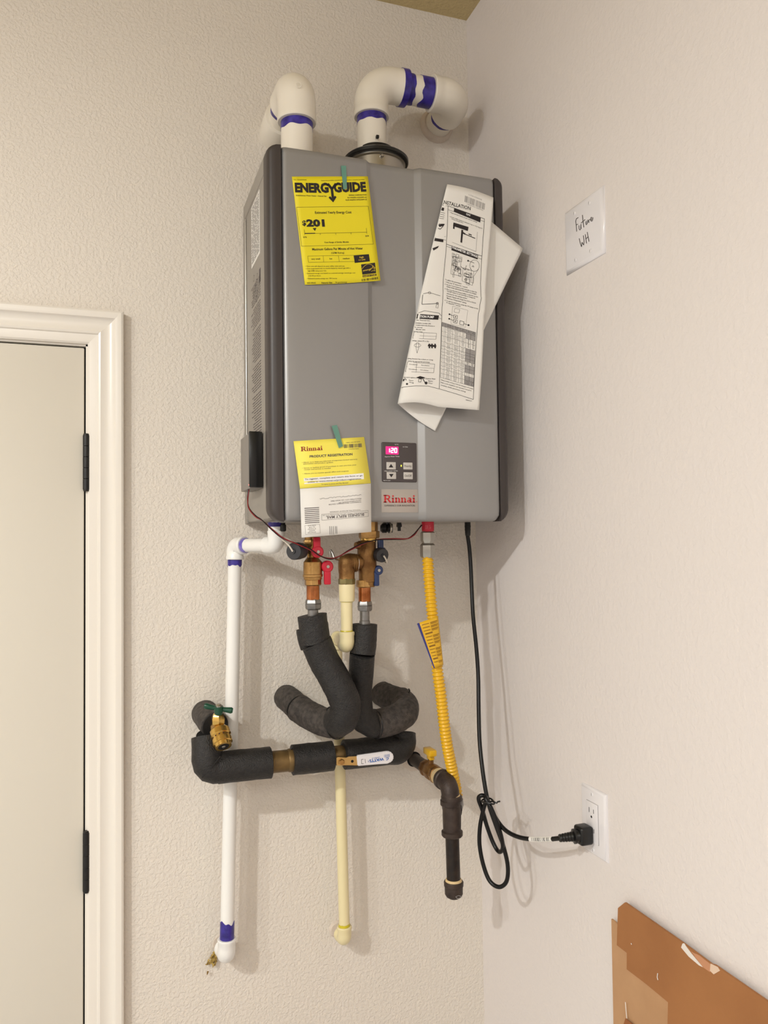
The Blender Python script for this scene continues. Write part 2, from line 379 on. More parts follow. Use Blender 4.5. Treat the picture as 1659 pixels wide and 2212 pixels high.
bk = [bm.verts.new((x, -.24, z)) for x, z in ((xs[0][0], ZB), (xs[-1][0]-.008, ZB), (xs[-1][0], ZT), (xs[0][0], ZT))]
bm.faces.new((bk[3], bk[2], *reversed(G[-1]))); bm.faces.new((bk[0], *G[0], bk[1]))
bm.faces.new((bk[1], *[r[-1] for r in G], bk[2])); bm.faces.new((bk[3], *reversed([r[0] for r in G]), bk[0]))
cover = part('front_cover', bm, m_silver, heater, sharp=50)
def side_trim(xa, xb, s):       # s=-1 left, 1 right; outer edge rounded in plan, ends rounded in elevation
    bm = B(); rows = []
    outer = xa if s < 0 else xb; inner = xb if s < 0 else xa; n = 14
    prof2 = [(0, -.24), (0, -.262), (.0012, -.268), (.004, -.2725), (.009, -.2752), (.016, -.276), (abs(inner-outer)-.0012, -.2762), (abs(inner-outer), -.2745), (abs(inner-outer), -.24)]
    levels = []
    rb, rt = .026, .014
    for k in range(9): a = math.pi/2*k/8; levels.append((ZB-.0002+rb*(1-math.sin(a)), rb*(1-math.cos(a))))
    levels = sorted(set(levels)); lv = [(z, rb-math.sqrt(max(0, rb*rb-(ZB+rb-z)**2))) for z, _ in levels]
    for k in range(9):
        a = math.pi/2*k/8; z = ZT-rt+rt*math.sin(a); lv.append((z, rt*(1-math.cos(a))))
    for z, ins in lv:
        w = abs(inner-outer); row = []
        for u, y in prof2:
            uu = ins+(u/w)*(w-min(ins, w*.97)) if ins < w else w*.97
            uu = min(uu, w); row.append(bm.verts.new((outer-s*uu, y, z)))
        rows.append(row)
    for i in range(len(rows)-1):
        for j in range(len(prof2)-1): bm.faces.new((rows[i][j], rows[i][j+1], rows[i+1][j+1], rows[i+1][j]))
    bm.faces.new(rows[0]); bm.faces.new(list(reversed(rows[-1]))); return bm
part('side_trim', side_trim(XL-.0015, .2875, -1), m_strim, heater)
part('side_trim', side_trim(.7108, XH, 1), m_strim, heater)
bm = B(); box(bm, (.2872, -.2705, ZB+.02), (.2890, -.245, ZT-.004)); part('cover_seam', bm, m_dark, heater, smooth=False); bm = B(); box(bm, (.7098, -.2705, ZB+.02), (.7112, -.245, ZT-.004)); part('cover_seam', bm, m_dark, heater, smooth=False)
# side rating label and printed warnings
XS = XL+.0010
def fside(y, z): return Vector((XS, y, z))
bm = B(); prism(bm, [(XS+.0004, -.184, 2.298), (XS+.0004, -.184, 2.176), (XS+.0004, -.094, 2.176), (XS+.0004, -.094, 2.298)], (-.0006, 0, 0)); lab = part('rating_label', bm, m_paper, body, 'white rating label high on the left side', smooth=False)
P = Print(lambda u, v: Vector((XS-.0005, -.184+u*.090, 2.298-v*.122)))
R = random.Random(3)
for k in range(22):
    v = .05+k*.042
    if k == 11: P.line(.02, v, .98, v, .008); continue
    x = .05
    while x < .9:
        w = R.uniform(.05, .3); P.line(x, v, min(x+w, .95), v, .016); x += w+.05
P.done('label_print', m_inkg, lab)
P = Print(lambda u, v: Vector((XS+.0002, u, v)))
for k in range(58):
    z = 2.135-k*.0052; x = -.186
    if k in (8, 17, 30, 41): continue
    while x < -.10-.02*R.random():
        w = R.uniform(.006, .026); P.line(x, z, x+w, z, .0017); x += w+.003
for k in range(7): P.ring(-.135+R.uniform(-.02, .02), 2.150-.008*k, .006, .001)
P.quad([(-.188, 2.148), (-.174, 2.148), (-.174, 2.122), (-.188, 2.122)])
P.done('printed_warnings', m_inkg, body)
# controller
def fy(px, py, d=0): return at(px, py, YF+.0092+d)
def rquad(TL, TR, BR, BL, Y): return [at(*TL, Y), at(*TR, Y), at(*BR, Y), at(*BL, Y)]
YR = YF+.0092
a, b = at(824, 955, YR), at(900, 1042, YR)
bm = B(); box(bm, (a.x, YR-.003, b.z), (b.x, YR+.001, a.z), .0022); ctrl = part('control_panel', bm, m_ctrl, heater, 'charcoal controller with lit red display')
YC = YR-.003
c1, c2 = at(833, 964, YC), at(861, 982, YC)
bm = B(); box(bm, (c1.x, YC-.0004, c2.z), (c2.x, YC+.001, c1.z), .0004); disp = part('temperature_display', bm, m_led, ctrl)
P = Print(lambda x, y: at(833+x, 964+y, YC-.0008))
def seg7(P, x, y, w, h, on, t=1.7):
    s = {'a': (x, y, x+w, y), 'g': (x, y+h/2, x+w, y+h/2), 'd': (x, y+h, x+w, y+h), 'f': (x, y, x, y+h/2), 'b': (x+w, y, x+w, y+h/2), 'e': (x, y+h/2, x, y+h), 'c': (x+w, y+h/2, x+w, y+h)}
    for q in on: P.line(*s[q], t)
seg7(P, 4.5, 5, 4, 8, 'bc'); seg7(P, 12, 4.5, 4.5, 9, 'abged'); seg7(P, 19.5, 4.5, 4.5, 9, 'abcdef'); P.done('display_digits', m_digit, ctrl)
for (x0_, y0_, x1_, y1_, kind) in ((834.5, 998, 855, 1014.5, 'up'), (835, 1019.5, 855.5, 1035, 'down'), (871, 999, 891, 1014.5, 'Priority'), (871.5, 1020, 891.5, 1035.5, 'On/Off')):
    p, q = at(x0_, y0_, YC), at(x1_, y1_, YC); bm = B(); box(bm, (p.x, YC-.0012, q.z), (q.x, YC+.001, p.z), .0008); bt = part('button', bm, m_btn, ctrl)
    P = Print(lambda x, y: at(x, y, YC-.0014)); cx, cy = (x0_+x1_)/2, (y0_+y1_)/2
    if kind == 'up': P.poly([(cx, cy-4), (cx+5, cy+3.5), (cx-5, cy+3.5)])
    elif kind == 'down': P.poly([(cx, cy+4), (cx+5, cy-3.5), (cx-5, cy-3.5)])
    else: P.text(kind, cx-7.5, cy+2.3, cx+7.5, cy+2.3, 5)
    P.done('button_print', m_ink, ctrl)
P = Print(lambda x, y: at(510+x/3.77, 900+y/3.77, YC-.0005))
P.text('Approx Water Temp.', 1210, 330, 1332, 327, 9); P.text('Hot water temp.', 1208, 447, 1318, 444, 9); P.text('In-Use', 1358, 250, 1398, 250, 9); P.text('°F/°C', 1290, 232, 1322, 231, 9); P.text('MC-91-2US', 1200, 524, 1256, 524, 7)
P.done('panel_lettering', m_white, ctrl)
bm = B(); p = at(866.5, 1006.3, YC); box(bm, (p.x-.001, YC-.0012, p.z-.0016), (p.x+.001, YC, p.z+.0016), .0004); part('indicator_light', bm, m_ledy, ctrl)
# Rinnai badge
a, b = at(823.5, 1056.5, YR), at(903, 1107, YR)
bm = B(); box(bm, (a.x, YR-.0007, b.z), (b.x, YR+.0005, a.z), .0002); badge = part('brand_badge', bm, mat('badge_silver_film', (176, 166, 158), .4, .2), heater)
def rinnai(P, x0, y0, x1, y1, h):      # slab serif letters; baseline and capital height as for text
    L = math.hypot(x1-x0, y1-y0); ex, ey = (x1-x0)/L, (y1-y0)/L; ux, uy = ey, -ex; sc = L/5.62
    def T(a, b): return (x0+ex*a*sc+ux*b*h, y0+ey*a*sc+uy*b*h)
    def rc(a, b, c, d): P.poly([T(a, b), T(c, b), T(c, d), T(a, d)])
    def arc(cx, cy, rx, ry, t0, t1, w, wy=None, n=8):
        wy = wy or w
        for k in range(n):
            a0 = math.radians(t0+(t1-t0)*k/n); a1 = math.radians(t0+(t1-t0)*(k+1)/n)
            P.poly([T(cx+rx*math.cos(a0), cy+ry*math.sin(a0)), T(cx+rx*math.cos(a1), cy+ry*math.sin(a1)), T(cx+(rx-w)*math.cos(a1), cy+(ry-wy)*math.sin(a1)), T(cx+(rx-w)*math.cos(a0), cy+(ry-wy)*math.sin(a0))])
    rc(0, 0, .62, .13); rc(0, .87, .62, 1); rc(.16, 0, .46, 1); rc(.46, .87, .75, 1); rc(.46, .44, .75, .56)
    arc(.75, .72, .42, .28, -90, 90, .27, .12)
    P.poly([T(.6, .5), T(.9, .5), T(1.28, .12), T(1.36, .12), T(1.36, 0), T(1.02, 0)])
    def ii(x): rc(x, 0, x+.5, .11); rc(x+.12, 0, x+.38, .62); rc(x, .52, x+.38, .62); P.poly([T(x+.25+.15*math.cos(t*.52), .85+.13*math.sin(t*.52)) for t in range(12)])
    def nn(x):
        rc(x, 0, x+.46, .11); rc(x+.1, 0, x+.36, .64); rc(x, .53, x+.36, .64); rc(x+.62, 0, x+.88, .42); rc(x+.54, 0, x+.98, .11)
        arc(x+.6, .40, .28, .25, 0, 125, .26, .14)
    ii(1.42); nn(2.0); nn(3.04)
    x = 4.1; rc(x+.52, 0, x+.78, .45); rc(x+.62, 0, x+.9, .11); arc(x+.45, .44, .33, .22, 0, 150, .26, .12); arc(x+.36, .19, .33, .2, 0, 360, .22, .11, 12); rc(x+.45, .26, x+.6, .37)
    ii(5.06)
P = Print(lambda x, y: at(510+x/3.77, 900+y/3.77, YR-.0010))
rinnai(P, 1200, 700, 1462, 700, 62); P.disc(1470, 694, 3.5); P.done('badge_lettering', m_inkr, badge)
P = Print(lambda x, y: at(510+x/3.77, 900+y/3.77, YR-.0010)); P.text('EXPERIENCE OUR INNOVATION', 1208, 731, 1456, 731, 14); P.done('badge_small_print', m_ink, badge)
# flue collar
p = at(811, 318, -.185); cx, cy, zu = .5195, -.12, p.z
bm = B(); lathe(bm, (cx, cy, ZT-.004), (cx, cy, zu), [(0, .057), (.9, .057), (.93, .0605), (1, .0605)], 48); col = part('flue_base', bm, m_steel, heater, 'silver flue base ring on top')
bm = B(); lathe(bm, (cx, cy, zu-.002), (cx, cy, zu+.028), [(0, .0655), (.05, .067), (.25, .067), (.36, .063), (.5, .044), (.56, .0385), (.95, .0375), (1, .036)], 48); part('flue_adapter', bm, m_black, heater, 'black flue adapter ring')
q = at(825.5, 329, -.18); bm = B(); lathe(bm, (q.x, cy-.056, q.z-.006), (q.x, cy-.0612, q.z-.006), [(0, .0042), (.6, .0042), (1, .0026)], 14); part('flue_screw', bm, m_steel, heater)
bm = B(); q = at(815, 296, cy-.037); box(bm, (q.x-.003, cy-.041, q.z-.003), (q.x+.003, cy-.034, q.z+.003), .001); part('adapter_clip', bm, m_black, heater)
# black caps under the heater
bm = vl(611.5, -.17, [(1128, 9), (1133, 10), (1134, 13), (1146, 13), (1148, 10)], 12); part('drain_cap', bm, m_black, heater)
bm = B(); a = at(822, 1141, -.16); b = at(848, 1141, -.17); lathe(bm, a, b, [(0, .006), (.15, .0095), (.5, .0095), (.55, .0075), (.7, .0095), (1, .0088)], 20)
box(bm, (a.x+.008, a.y-.008, a.z), (a.x+.018, a.y+.008, ZB+.003)); part('filter_cap', bm, m_black, heater, 'black water filter cap lying sideways')
bm = B(); lathe(bm, at(840, 1141, -.168), at(843.5, 1141, -.168), [(0, .0105), (1, .0105)], 20); part('filter_ring', bm, m_steel, heater)
bm = vl(862, -.15, [(1127, 11), (1132, 11), (1133, 13), (1138, 13), (1139, 8), (1147, 8)], 4); part('cable_clip', bm, m_black, heater)
bm = vl(924, -.205, [(1124, 27), (1130, 27), (1146, 27), (1148, 24)], 16); gi = part('gas_inlet_collar', bm, m_red, heater, 'red gas inlet collar lettered DE GAZ')
_c = at(924, 1138, -.205)
def fgz(x, y):
    a = (x-924)/14.0; return Vector((_c.x+.0121*math.sin(a), _c.y-.0121*math.cos(a), at(924, y, -.2171).z))
P = Print(fgz); P.text('DE GAZ E', 913, 1142, 935, 1142, 7.5); P.done('collar_lettering', mat('pink_ink', (226, 120, 130), .5), gi)
bm = B(); box(bm, (.30, -.235, ZB+.001), (.70, -.03, ZB+.007)); part('bottom_plate', bm, m_side, heater)

# black add-on module on the left side with a lit red indicator
mod = thing('leak_sensor_module', 'small black box with red indicator light fixed to lower left side of the heater', 'sensor box', (.251, -.15, 1.733))
bm = B(); box(bm, (.240, -.2, 1.733), (XL+.0004, -.098, 1.836), .002); part('module_case', bm, mat('module_lit_case', (136, 130, 124), .5), mod)  # grey colour paints in the light falling on the black box's left face
bm = B(); box(bm, (.2385, -.2045, 1.7345), (XL, -.1995, 1.8375), .0022); part('module_cover', bm, mat('gloss_black_plastic', (10, 10, 10), .3), mod)
bm = B(); lathe(bm, (.2400, -.196, 1.7395), (.2390, -.196, 1.7395), [(0, .0014), (1, .0010)], 12); part('indicator_light', bm, m_ledr, mod)

# red and black wire from the module to the gas inlet
wire = thing('sensor_wire', 'thin red and black twisted wire drooping under the heater from sensor box to gas inlet', 'wire', (.34, -.23, 1.62))
wp = cr([at(537, 1057, -.17), at(535, 1078, -.175), at(538, 1098, -.19), at(552, 1115, -.20), at(566, 1124, -.21), at(590, 1146, -.225), at(612, 1163, -.23), at(640, 1174, -.235), at(668, 1186, -.235), at(692, 1201, -.235), at(712, 1207, -.23), at(730, 1203, -.225), at(756, 1188, -.23), at(785, 1174, -.235), at(815, 1166, -.235), at(850, 1164.5, -.235), at(878, 1164, -.23), at(893, 1156, -.225), at(903, 1144, -.22), at(911, 1134, -.216)], 8)
for s, m, nm in ((1, m_wire, 'red_strand'), (-1, m_cord, 'black_strand')):
    fr = frames(wp); pts = [p+(n*math.cos(i*.16)+b_*math.sin(i*.16))*s*.0008 for i, (p, (t, n, b_)) in enumerate(zip(wp, fr))]
    bm = B(); sweep(bm, pts, .0011 if s > 0 else .0010, 8); part(nm, bm, m, wire)

# ------------------------------------------------------------------ papers on the front
def curved_sheet(f, nu, nv, m, name, parent, th=.0004, smooth=True):
    bm = B(); G = [[bm.verts.new(f(i/nu, j/nv)) for j in range(nv+1)] for i in range(nu+1)]
    for i in range(nu):
        for j in range(nv): bm.faces.new((G[i][j], G[i][j+1], G[i+1][j+1], G[i+1][j]))
    o = part(name, bm, m, parent, sharp=80)
    s = o.modifiers.new('paper', 'SOLIDIFY'); s.thickness = th; s.offset = 0; return o
def tape_piece(pts, Y, parent):
    bm = B(); prism(bm, [at(*p, Y) for p in pts], (0, -.0002, 0)); return part('tape_strip', bm, m_tape, parent, 'strip of teal masking tape', smooth=False)
# yellow energy label
eg = thing('energy_label', 'yellow energy guide sheet taped to the upper left of the heater front', 'label', at(740, 610, YF))
def egf(px, py, d=0):      # paper nearly flat, lower left and right edge lifting a little
    v = (py-381)/234; u = (px-640)/165
    lift = .0010+.004*max(0, v-.75)**1.5*4*max(0, .5-abs(u-.25))+.0025*max(0, v-.9)*8*max(0, u)
    return at(px, py, YF-lift-d)
def egs(u, v):
    TL, TR, BR, BL = (630.5, 381.5), (794.5, 381), (822, 606), (658.5, 615)
    x = (TL[0]*(1-u)+TR[0]*u)*(1-v)+(BL[0]*(1-u)+BR[0]*u)*v; y = (TL[1]*(1-u)+TR[1]*u)*(1-v)+(BL[1]*(1-u)+BR[1]*u)*v
    if v > .9: y += 1.6*math.sin(math.pi*u)*(v-.9)*10
    return egf(x, y)
curved_sheet(egs, 14, 18, m_papery, 'paper', eg)
K = 6.38
P = Print(lambda x, y: egf(600+x/K, 350+y/K, .0006)); U = (-.10, -1)
E_ = 'ENERG'
P.text('ENER', 236, 408, 606, 416, 122, .055, up=(-.06, -1)); P.text('G', 592, 414, 704, 415, 126, .055, up=(-.06, -1))
P.text('GUIDE', 776, 412, 1222, 398, 124, .055, up=(-.10, -1))
P.line(690, 300, 745, 370, 34); P.line(800, 296, 748, 370, 30); P.line(744, 360, 760, 500, 34); P.poly([(700, 490), (722, 470), (752, 505), (788, 465), (810, 482), (764, 556)])
P.text('U.S. Government', 222, 248, 398, 250, 15, .01, up=U); P.text('Federal law prohibits removal of this label before consumer purchase.', 596, 262, 1198, 246, 13, .01, up=U)
P.text('Instantaneous Water Heater - Natural Gas', 250, 466, 672, 478, 17, .015, up=U)
P.text('RINNAI CORPORATION', 980, 466, 1225, 460, 18, .012, up=U); P.text('RU160i(REU-N2530FF-US', 962, 498, 1226, 494, 17, .012, up=U); P.text('RUR160i(REU-NP2530FF-US', 936, 532, 1230, 524, 17, .012, up=U)
P.path([(258, 622), (1250, 610), (1318, 1132), (328, 1160)], 3.2, True)
P.text('Estimated Yearly Energy Cost', 512, 712, 1018, 706, 33, .015, up=U)
P.text('$', 338, 872, 394, 870, 66, .03, up=U); P.text('201', 402, 884, 650, 884, 92, .055, up=U)
P.poly([(480, 912), (532, 908), (512, 950)]); P.line(370, 985, 515, 982, 11); P.line(510, 984, 1228, 966, 3.5)
P.line(364, 928, 374, 1002, 3.5); P.line(1220, 908, 1228, 986, 3.5)
for x_, y_ in ((586, 990), (800, 988), (1012, 982)): P.line(x_-1, y_-8, x_, y_+14, 4)
P.text('$196', 352, 1044, 400, 1044, 20, .015, up=U); P.text('$230', 1208, 1028, 1256, 1026, 20, .015, up=U); P.text('Cost Range of Similar Models', 642, 1116, 980, 1110, 20, .012, up=U)
P.text('Maximum Gallons Per Minute of Hot Water', 474, 1218, 1174, 1204, 33, .016, up=U); P.text('(GPM Rating)', 736, 1264, 918, 1260, 24, .005, up=U)
P.path([(414, 1296), (1046, 1286), (1062, 1370), (424, 1382)], 3, True); P.line(626, 1294, 634, 1380, 3); P.line(836, 1290, 848, 1376, 3)
P.text('very small', 462, 1346, 584, 1344, 22, .012, up=U); P.text('low', 712, 1342, 752, 1341, 22, .012, up=U); P.text('medium', 896, 1340, 992, 1338, 22, .012, up=U)
P.quad([(1046, 1286), (1256, 1270), (1270, 1368), (1062, 1390)])
rows = [('• Your cost will depend on your utility rates and use.', 380, 1444, 924, 1440), ('• Cost range based only on models fueled by natural gas with a', 384, 1478, 1000, 1468), ('high GPM rating (over 4.0).', 414, 1508, 672, 1506), ('• Estimated energy cost based on a national average natural gas cost', 390, 1544, 1070, 1534), ('of $1.09 per therm.', 420, 1576, 596, 1574), ('• Estimated yearly energy use: 184 therms', 402, 1614, 818, 1610)]
for t, a_, b_, c_, d_ in rows: P.text(t, a_, b_, c_, d_, 17, .004, up=U)
P.text('5001-494-45', 404, 1676, 524, 1674, 18, .014, up=U); P.text('Natural Gas', 602, 1676, 752, 1672, 22, .02, up=U); P.text('ftc.gov/energy', 796, 1668, 958, 1664, 20, .004, up=U)
P.quad([(1148, 1412), (1340, 1386), (1356, 1530), (1166, 1552)]); P.quad([(1168, 1560), (1358, 1540), (1361, 1566), (1172, 1590)])
P.bars(1156, 1612, 1380, 1582, 4, 32, 22, 5)
P.done('label_print', m_ink, eg)
P = Print(lambda x, y: egf(600+x/K, 350+y/K, .0010))
P.path([(1160+180*t, 1500-88*math.sin(math.pi*(.12+t*.80))+6-26*t) for t in [k/12 for k in range(13)]], 5)
P.text('energy', 1172, 1508, 1292, 1482, 24, .02, up=(.1, -1)); P.path([(1262, 1500), (1284, 1462), (1300, 1470), (1305, 1436), (1318, 1462), (1342, 1456), (1328, 1476), (1340, 1500), (1312, 1494), (1290, 1508)], 4.5)
P.text('ENERGY STAR', 1178, 1584, 1352, 1563, 17, .02, up=U); P.text('high', 1126, 1324, 1186, 1320, 24, .02, up=U); P.text('6.5 GPM', 1114, 1360, 1206, 1354, 20, .01, up=U)
P.done('reversed_print', m_inky, eg)
tape_piece([(736.5, 358), (747.5, 358), (749.5, 408), (741.5, 409)], YF-.0022, eg)
# registration card, folded at its middle
rc_ = thing('registration_card', 'yellow and white product registration card taped over the lower left edge of the heater', 'card', at(725, 1155, YF))
def rcy(py, px=720): v = max(0, (py-945)/215); return YF-.0014-(.010*min(v/.45, 1)**1.3 if v < .45 else .010+.004*(v-.45))
def rcf(TL, TR, BR, BL):
    def f(u, v):
        x = (TL[0]*(1-u)+TR[0]*u)*(1-v)+(BL[0]*(1-u)+BR[0]*u)*v; y = (TL[1]*(1-u)+TR[1]*u)*(1-v)+(BL[1]*(1-u)+BR[1]*u)*v
        return at(x, y, rcy(y))
    return f
curved_sheet(rcf((634, 953), (786.5, 944), (801, 1044), (648, 1055.5)), 4, 8, m_cardy, 'yellow_half', rc_)
curved_sheet(rcf((648, 1056), (801, 1044.5), (802, 1149), (651.5, 1161.5)), 4, 6, m_paper, 'white_half', rc_)
K4 = 3.77
def fr_(x, y): py = 900+y/K4; return at(510+x/K4, py, rcy(py)-.0007)
P = Print(fr_); rinnai(P, 528, 282, 706, 272, 36); P.done('card_logo', m_inkdr, rc_)
P = Print(fr_); U = (-.05, -1)
P.text('PRODUCT REGISTRATION', 598, 334, 948, 314, 19, .03, up=U); P.bars(880, 256, 1026, 248, -2, -30, 26, 9); P.text('1284C 060-NP-0005', 892, 216, 1010, 208, 8, up=U); P.text('1234567890', 914, 268, 1000, 264, 7, up=U)
for t, a_, b_, c_, d_ in [('• Allows us to keep you informed of important limited warranty', 536, 378, 988, 350), ('information and product updates', 546, 390, 790, 376), ('• Serves as backup proof of purchase in case you lose your', 538, 424, 980, 396), ('receipt and service is needed', 552, 436, 770, 424), ('• Allows you to receive special offers and coupons', 542, 470, 916, 446), ('To register by phone, call (706) 785-5237', 694, 556, 914, 544)]: P.text(t, a_, b_, c_, d_, 9.5, up=U)
P.done('card_print', m_inkg, rc_)
P = Print(lambda x, y: fr_(x, y)+V(0, .0003, 0)); P.quad([(550, 502), (1038, 460), (1042, 508), (556, 550)]); P.done('white_panel', m_white, rc_)
P = Print(fr_)
P.text('To register, complete and return this form or go', 560, 516, 1030, 484, 12, .012, up=U); P.text('online to www.rinnai.us/product-registration', 582, 538, 1018, 510, 12, .012, up=U)
for k in range(9): y = 746+k*15; P.quad([(556+k*.6, y-2), (676+k*.4, y-9), (676+k*.4, y-4), (556+k*.6, y+4)])
for x in (762, 777, 792, 808, 819): P.line(x, 892, x+3, 960 if x < 800 else 954, 3.2)
D = (.04, 1)
P.text('BUSINESS REPLY MAIL', 1044, 786, 733, 812, 22, .012, up=D)
P.path([(696, 796), (1076, 764), (1078, 812), (698, 844)], 1.6, True)
P.text('FIRST-CLASS MAIL  PERMIT NO 725  PEACHTREE CITY GA', 1070, 776, 704, 802, 7, up=D); P.text('POSTAGE WILL BE PAID BY ADDRESSEE', 1012, 755, 764, 774, 8, up=D)
for i, (t, w) in enumerate((('WARRANTY PROCESSING CENTER', 268), ('103 INTERNATIONAL DR', 186), ('PEACHTREE CITY GA 30269-9865', 250))): P.text(t, 1020, 690-i*14, 1020-w, 712-i*14, 9, up=D)
P.path([(1020-k*8.7, 632+k*.9+(R.choice((0, 6)))) for k in range(40)], 2)
for i, t in enumerate(('NO POSTAGE', 'NECESSARY', 'IF MAILED', 'IN THE', 'UNITED STATES')): P.text(t, 650-8*(i % 2), 936-i*14, 584+8*(i % 2), 942-i*14, 8, up=D)
P.path([(560, 886), (680, 876), (686, 948), (566, 960)], 1.2, True)
P.done('mail_print', m_inkg, rc_)
tape_piece([(716.5, 920), (728, 918), (741, 964), (732, 968)], YF-.0050, rc_)
# installation sheet rolled into a loose fold
ins = thing('installation_sheet', 'large white printed installation sheet folded over and hanging on the right of the heater front', 'paper sheet', at(960, 900, YF))
def Lp(a, b, t): return (a[0]+(b[0]-a[0])*t, a[1]+(b[1]-a[1])*t)
def sheet(a, t, d=0):          # a: 0 front right edge .. 1 fold .. 2 back right edge, t: 0 top .. 1 bottom
    Fe = Lp((1066, 427), (1035, 886), t); Fe = (Fe[0]-3*math.sin(math.pi*min(1, t*1.15))**2+(2 if .47 < t < .55 else 0), Fe[1])
    Le = Lp((966, 398), (859, 872), t); Be = Lp((1130, 537), (940, 931), t)
    Le = (Le[0]-3*math.sin(math.pi*t), Le[1])
    r = .0035+.0125*t; yb = YF-.0022; rx = .22
    if a <= 1:
        u = 1-a         # 1 at right edge, 0 at fold
        if u > .34: x = u; y = yb-2*r+(-.006*(u-.34)*math.sin(math.pi*t)-.002*(u-.34))
        else: q = u/.34; ph = math.acos(1-q); x = .34*(1-math.cos(ph)); y = yb-r-r*math.sin(ph)
        p = Lp(Le, Fe, x); sag = -6*t*math.sin(math.pi*min(u/.5, 1)) if u < .5 else 0
        py = p[1]+sag-(4*(1-t)*math.sin(math.pi*u))
        return at(p[0], py, y-d)
    u = a-1
    if u > .3: x = u; y = yb-.004*(u-.3)
    else: q = u/.3; ph = math.acos(1-q); x = .3*(1-math.cos(ph)); y = yb-r+r*math.sin(ph)
    p = Lp(Le, Be, x); return at(p[0], p[1]+4*t*math.sin(math.pi*u), min(y, YF-.0008)-d if u < .999 else y)
curved_sheet(lambda i, j: sheet(i*2, j), 64, 36, m_paper, 'folded_sheet', ins, .0003)
KS = 3.881
def fsheet(X, Y):
    x, y = 840+X/KS, 380+Y/KS; t = .5; u = .5
    for _ in range(6):
        a_ = Lp((966, 398), (859, 872), t); b_ = Lp((1066, 427), (1035, 886), t)
        a_ = (a_[0]-3*math.sin(math.pi*t), a_[1]); b_ = (b_[0]-3*math.sin(math.pi*min(1, t*1.15))**2, b_[1])
        u = min(1, max(0.004, (x-a_[0])/(b_[0]-a_[0])))
        py = a_[1]+(b_[1]-a_[1])*u+((-6*t*math.sin(math.pi*min(u/.5, 1))) if u < .5 else 0)-4*(1-t)*math.sin(math.pi*u)
        t = min(1, max(0, t+(y-py)/460))
    return sheet(1-u, t, .0005)
P = Print(fsheet); UP = (.06, -1); U2 = (.10, -1)
P.text('NSTALLATION', 458, 232, 684, 288, 30, .01, up=(.12, -1))
P.quad([(548, 268), (770, 350), (766, 390), (544, 300)], 6)
P.path([(494, 250), (802, 360)], 3.4, n=8); P.path([(496, 282), (546, 300)], 2.4); P.path([(768, 372), (800, 382)], 2.4)
P.path([(497, 250), (490, 430), (480, 620), (458, 850), (446, 1100), (440, 1300), (430, 1560), (422, 1782)], 3.2, n=6)
P.path([(802, 360), (790, 520), (778, 700), (768, 900), (772, 1010), (756, 1080), (740, 1300), (722, 1560), (708, 1874)], 3.2, n=6)
P.path([(458, 226), (450, 246), (496, 252)], 2.4)
for t_, a_, b_, c_, d_ in [('• Appropriate means of gas system design', 508, 306, 740, 392), ('• Install a field supplied sediment trap or drip leg and', 506, 342, 782, 444), ('manual shutoff valve', 524, 362, 622, 398)]: P.text(t_, a_, b_, c_, d_, 9, up=U2)
P.quad([(542, 390), (668, 428), (662, 462), (538, 420)], 3); P.quad([(540, 415), (552, 418), (550, 446), (538, 442)]); P.quad([(608, 450), (624, 455), (614, 562), (600, 556)]); P.line(620, 480, 724, 524, 6, 3); P.line(612, 470, 640, 488, 12); P.ring(682, 498, 9, 3); P.line(668, 486, 694, 496, 7)
P.path([(742, 470), (730, 634), (532, 556)], 1.5, n=4)
P.path([(484, 572), (780, 672)], 3.4, n=8); P.path([(484, 590), (526, 604)], 2.4); P.path([(748, 688), (776, 698)], 2.4)
P.quad([(528, 588), (748, 664), (744, 700), (524, 622)], 6)
for (cx_, cy_, w_, h_) in ((562, 700, 76, 110), (572, 790, 70, 90), (665, 830, 90, 120)):
    for k in range(12):
        xa, ya = cx_+R.uniform(-w_/2, w_/2*.6), cy_+R.uniform(-h_/2, h_/2*.6); ww, hh = R.uniform(8, w_*.5), R.uniform(8, h_*.4)
        P.path([(xa, ya), (xa+ww, ya+ww*.3), (xa+ww-3, ya+hh+ww*.3), (xa-3, ya+hh)], 1.8, True)
P.path([(532, 676), (606, 690), (600, 838), (520, 822)], 2, True); P.path([(622, 770), (712, 800), (700, 918), (614, 880)], 2, True)
P.ring(718, 752, 40, 2.2, 48); P.disc(664, 711, 7); P.line(668, 712, 716, 730, 3); P.path([(706, 750), (696, 760), (714, 764)], 2, True); P.path([(686, 770), (696, 840)], 1.8); P.path([(752, 780), (706, 850)], 1.8); P.path([(604, 760), (640, 790), (650, 750)], 3)
tx = ['To adjust the parameters:', '1. Press the "▲" button for 1 second.', '2. Use the ▼ and ▲ buttons on the controller to select the', 'setting number (parameter) that needs to be changed.', '3. When the desired setting number is selected, use the', '"On/Off" button on the controller to change the', 'selection for the setting number.', 'Example: Display will change from 01A to 01b for', '"Maximum Temperature" setting.', '4. To exit the parameters, press the "▲" button on the', 'PC board for 1 second.']
tw = [140, 190, 268, 252, 272, 236, 172, 244, 166, 276, 118]
for k, (t_, w_) in enumerate(zip(tx, tw)): xx = 470-k*.6+(14 if k in (3, 5, 6, 7, 8, 10) else 0); yy = 872+k*19.4; P.text(t_.replace('▲', 'A').replace('▼', 'V'), xx, yy, xx+w_, yy+w_*.26, 10, .008, up=U2)
P.path([(530, 1092), (656, 1126), (642, 1270), (520, 1240)], 1.2, True); P.path([(550, 1110), (590, 1120), (587, 1150), (547, 1140)], 1.6, True)
for (a_, b_) in ((544, 1164), (542, 1202)): P.path([(a_, b_), (a_+32, b_+8), (a_+29, b_+34), (a_-3, b_+26)], 3, True); P.disc(a_-36, b_-4, 7); P.line(a_-34, b_-4, a_-2, b_+10, 3); P.disc(a_+14, b_+17, 5)
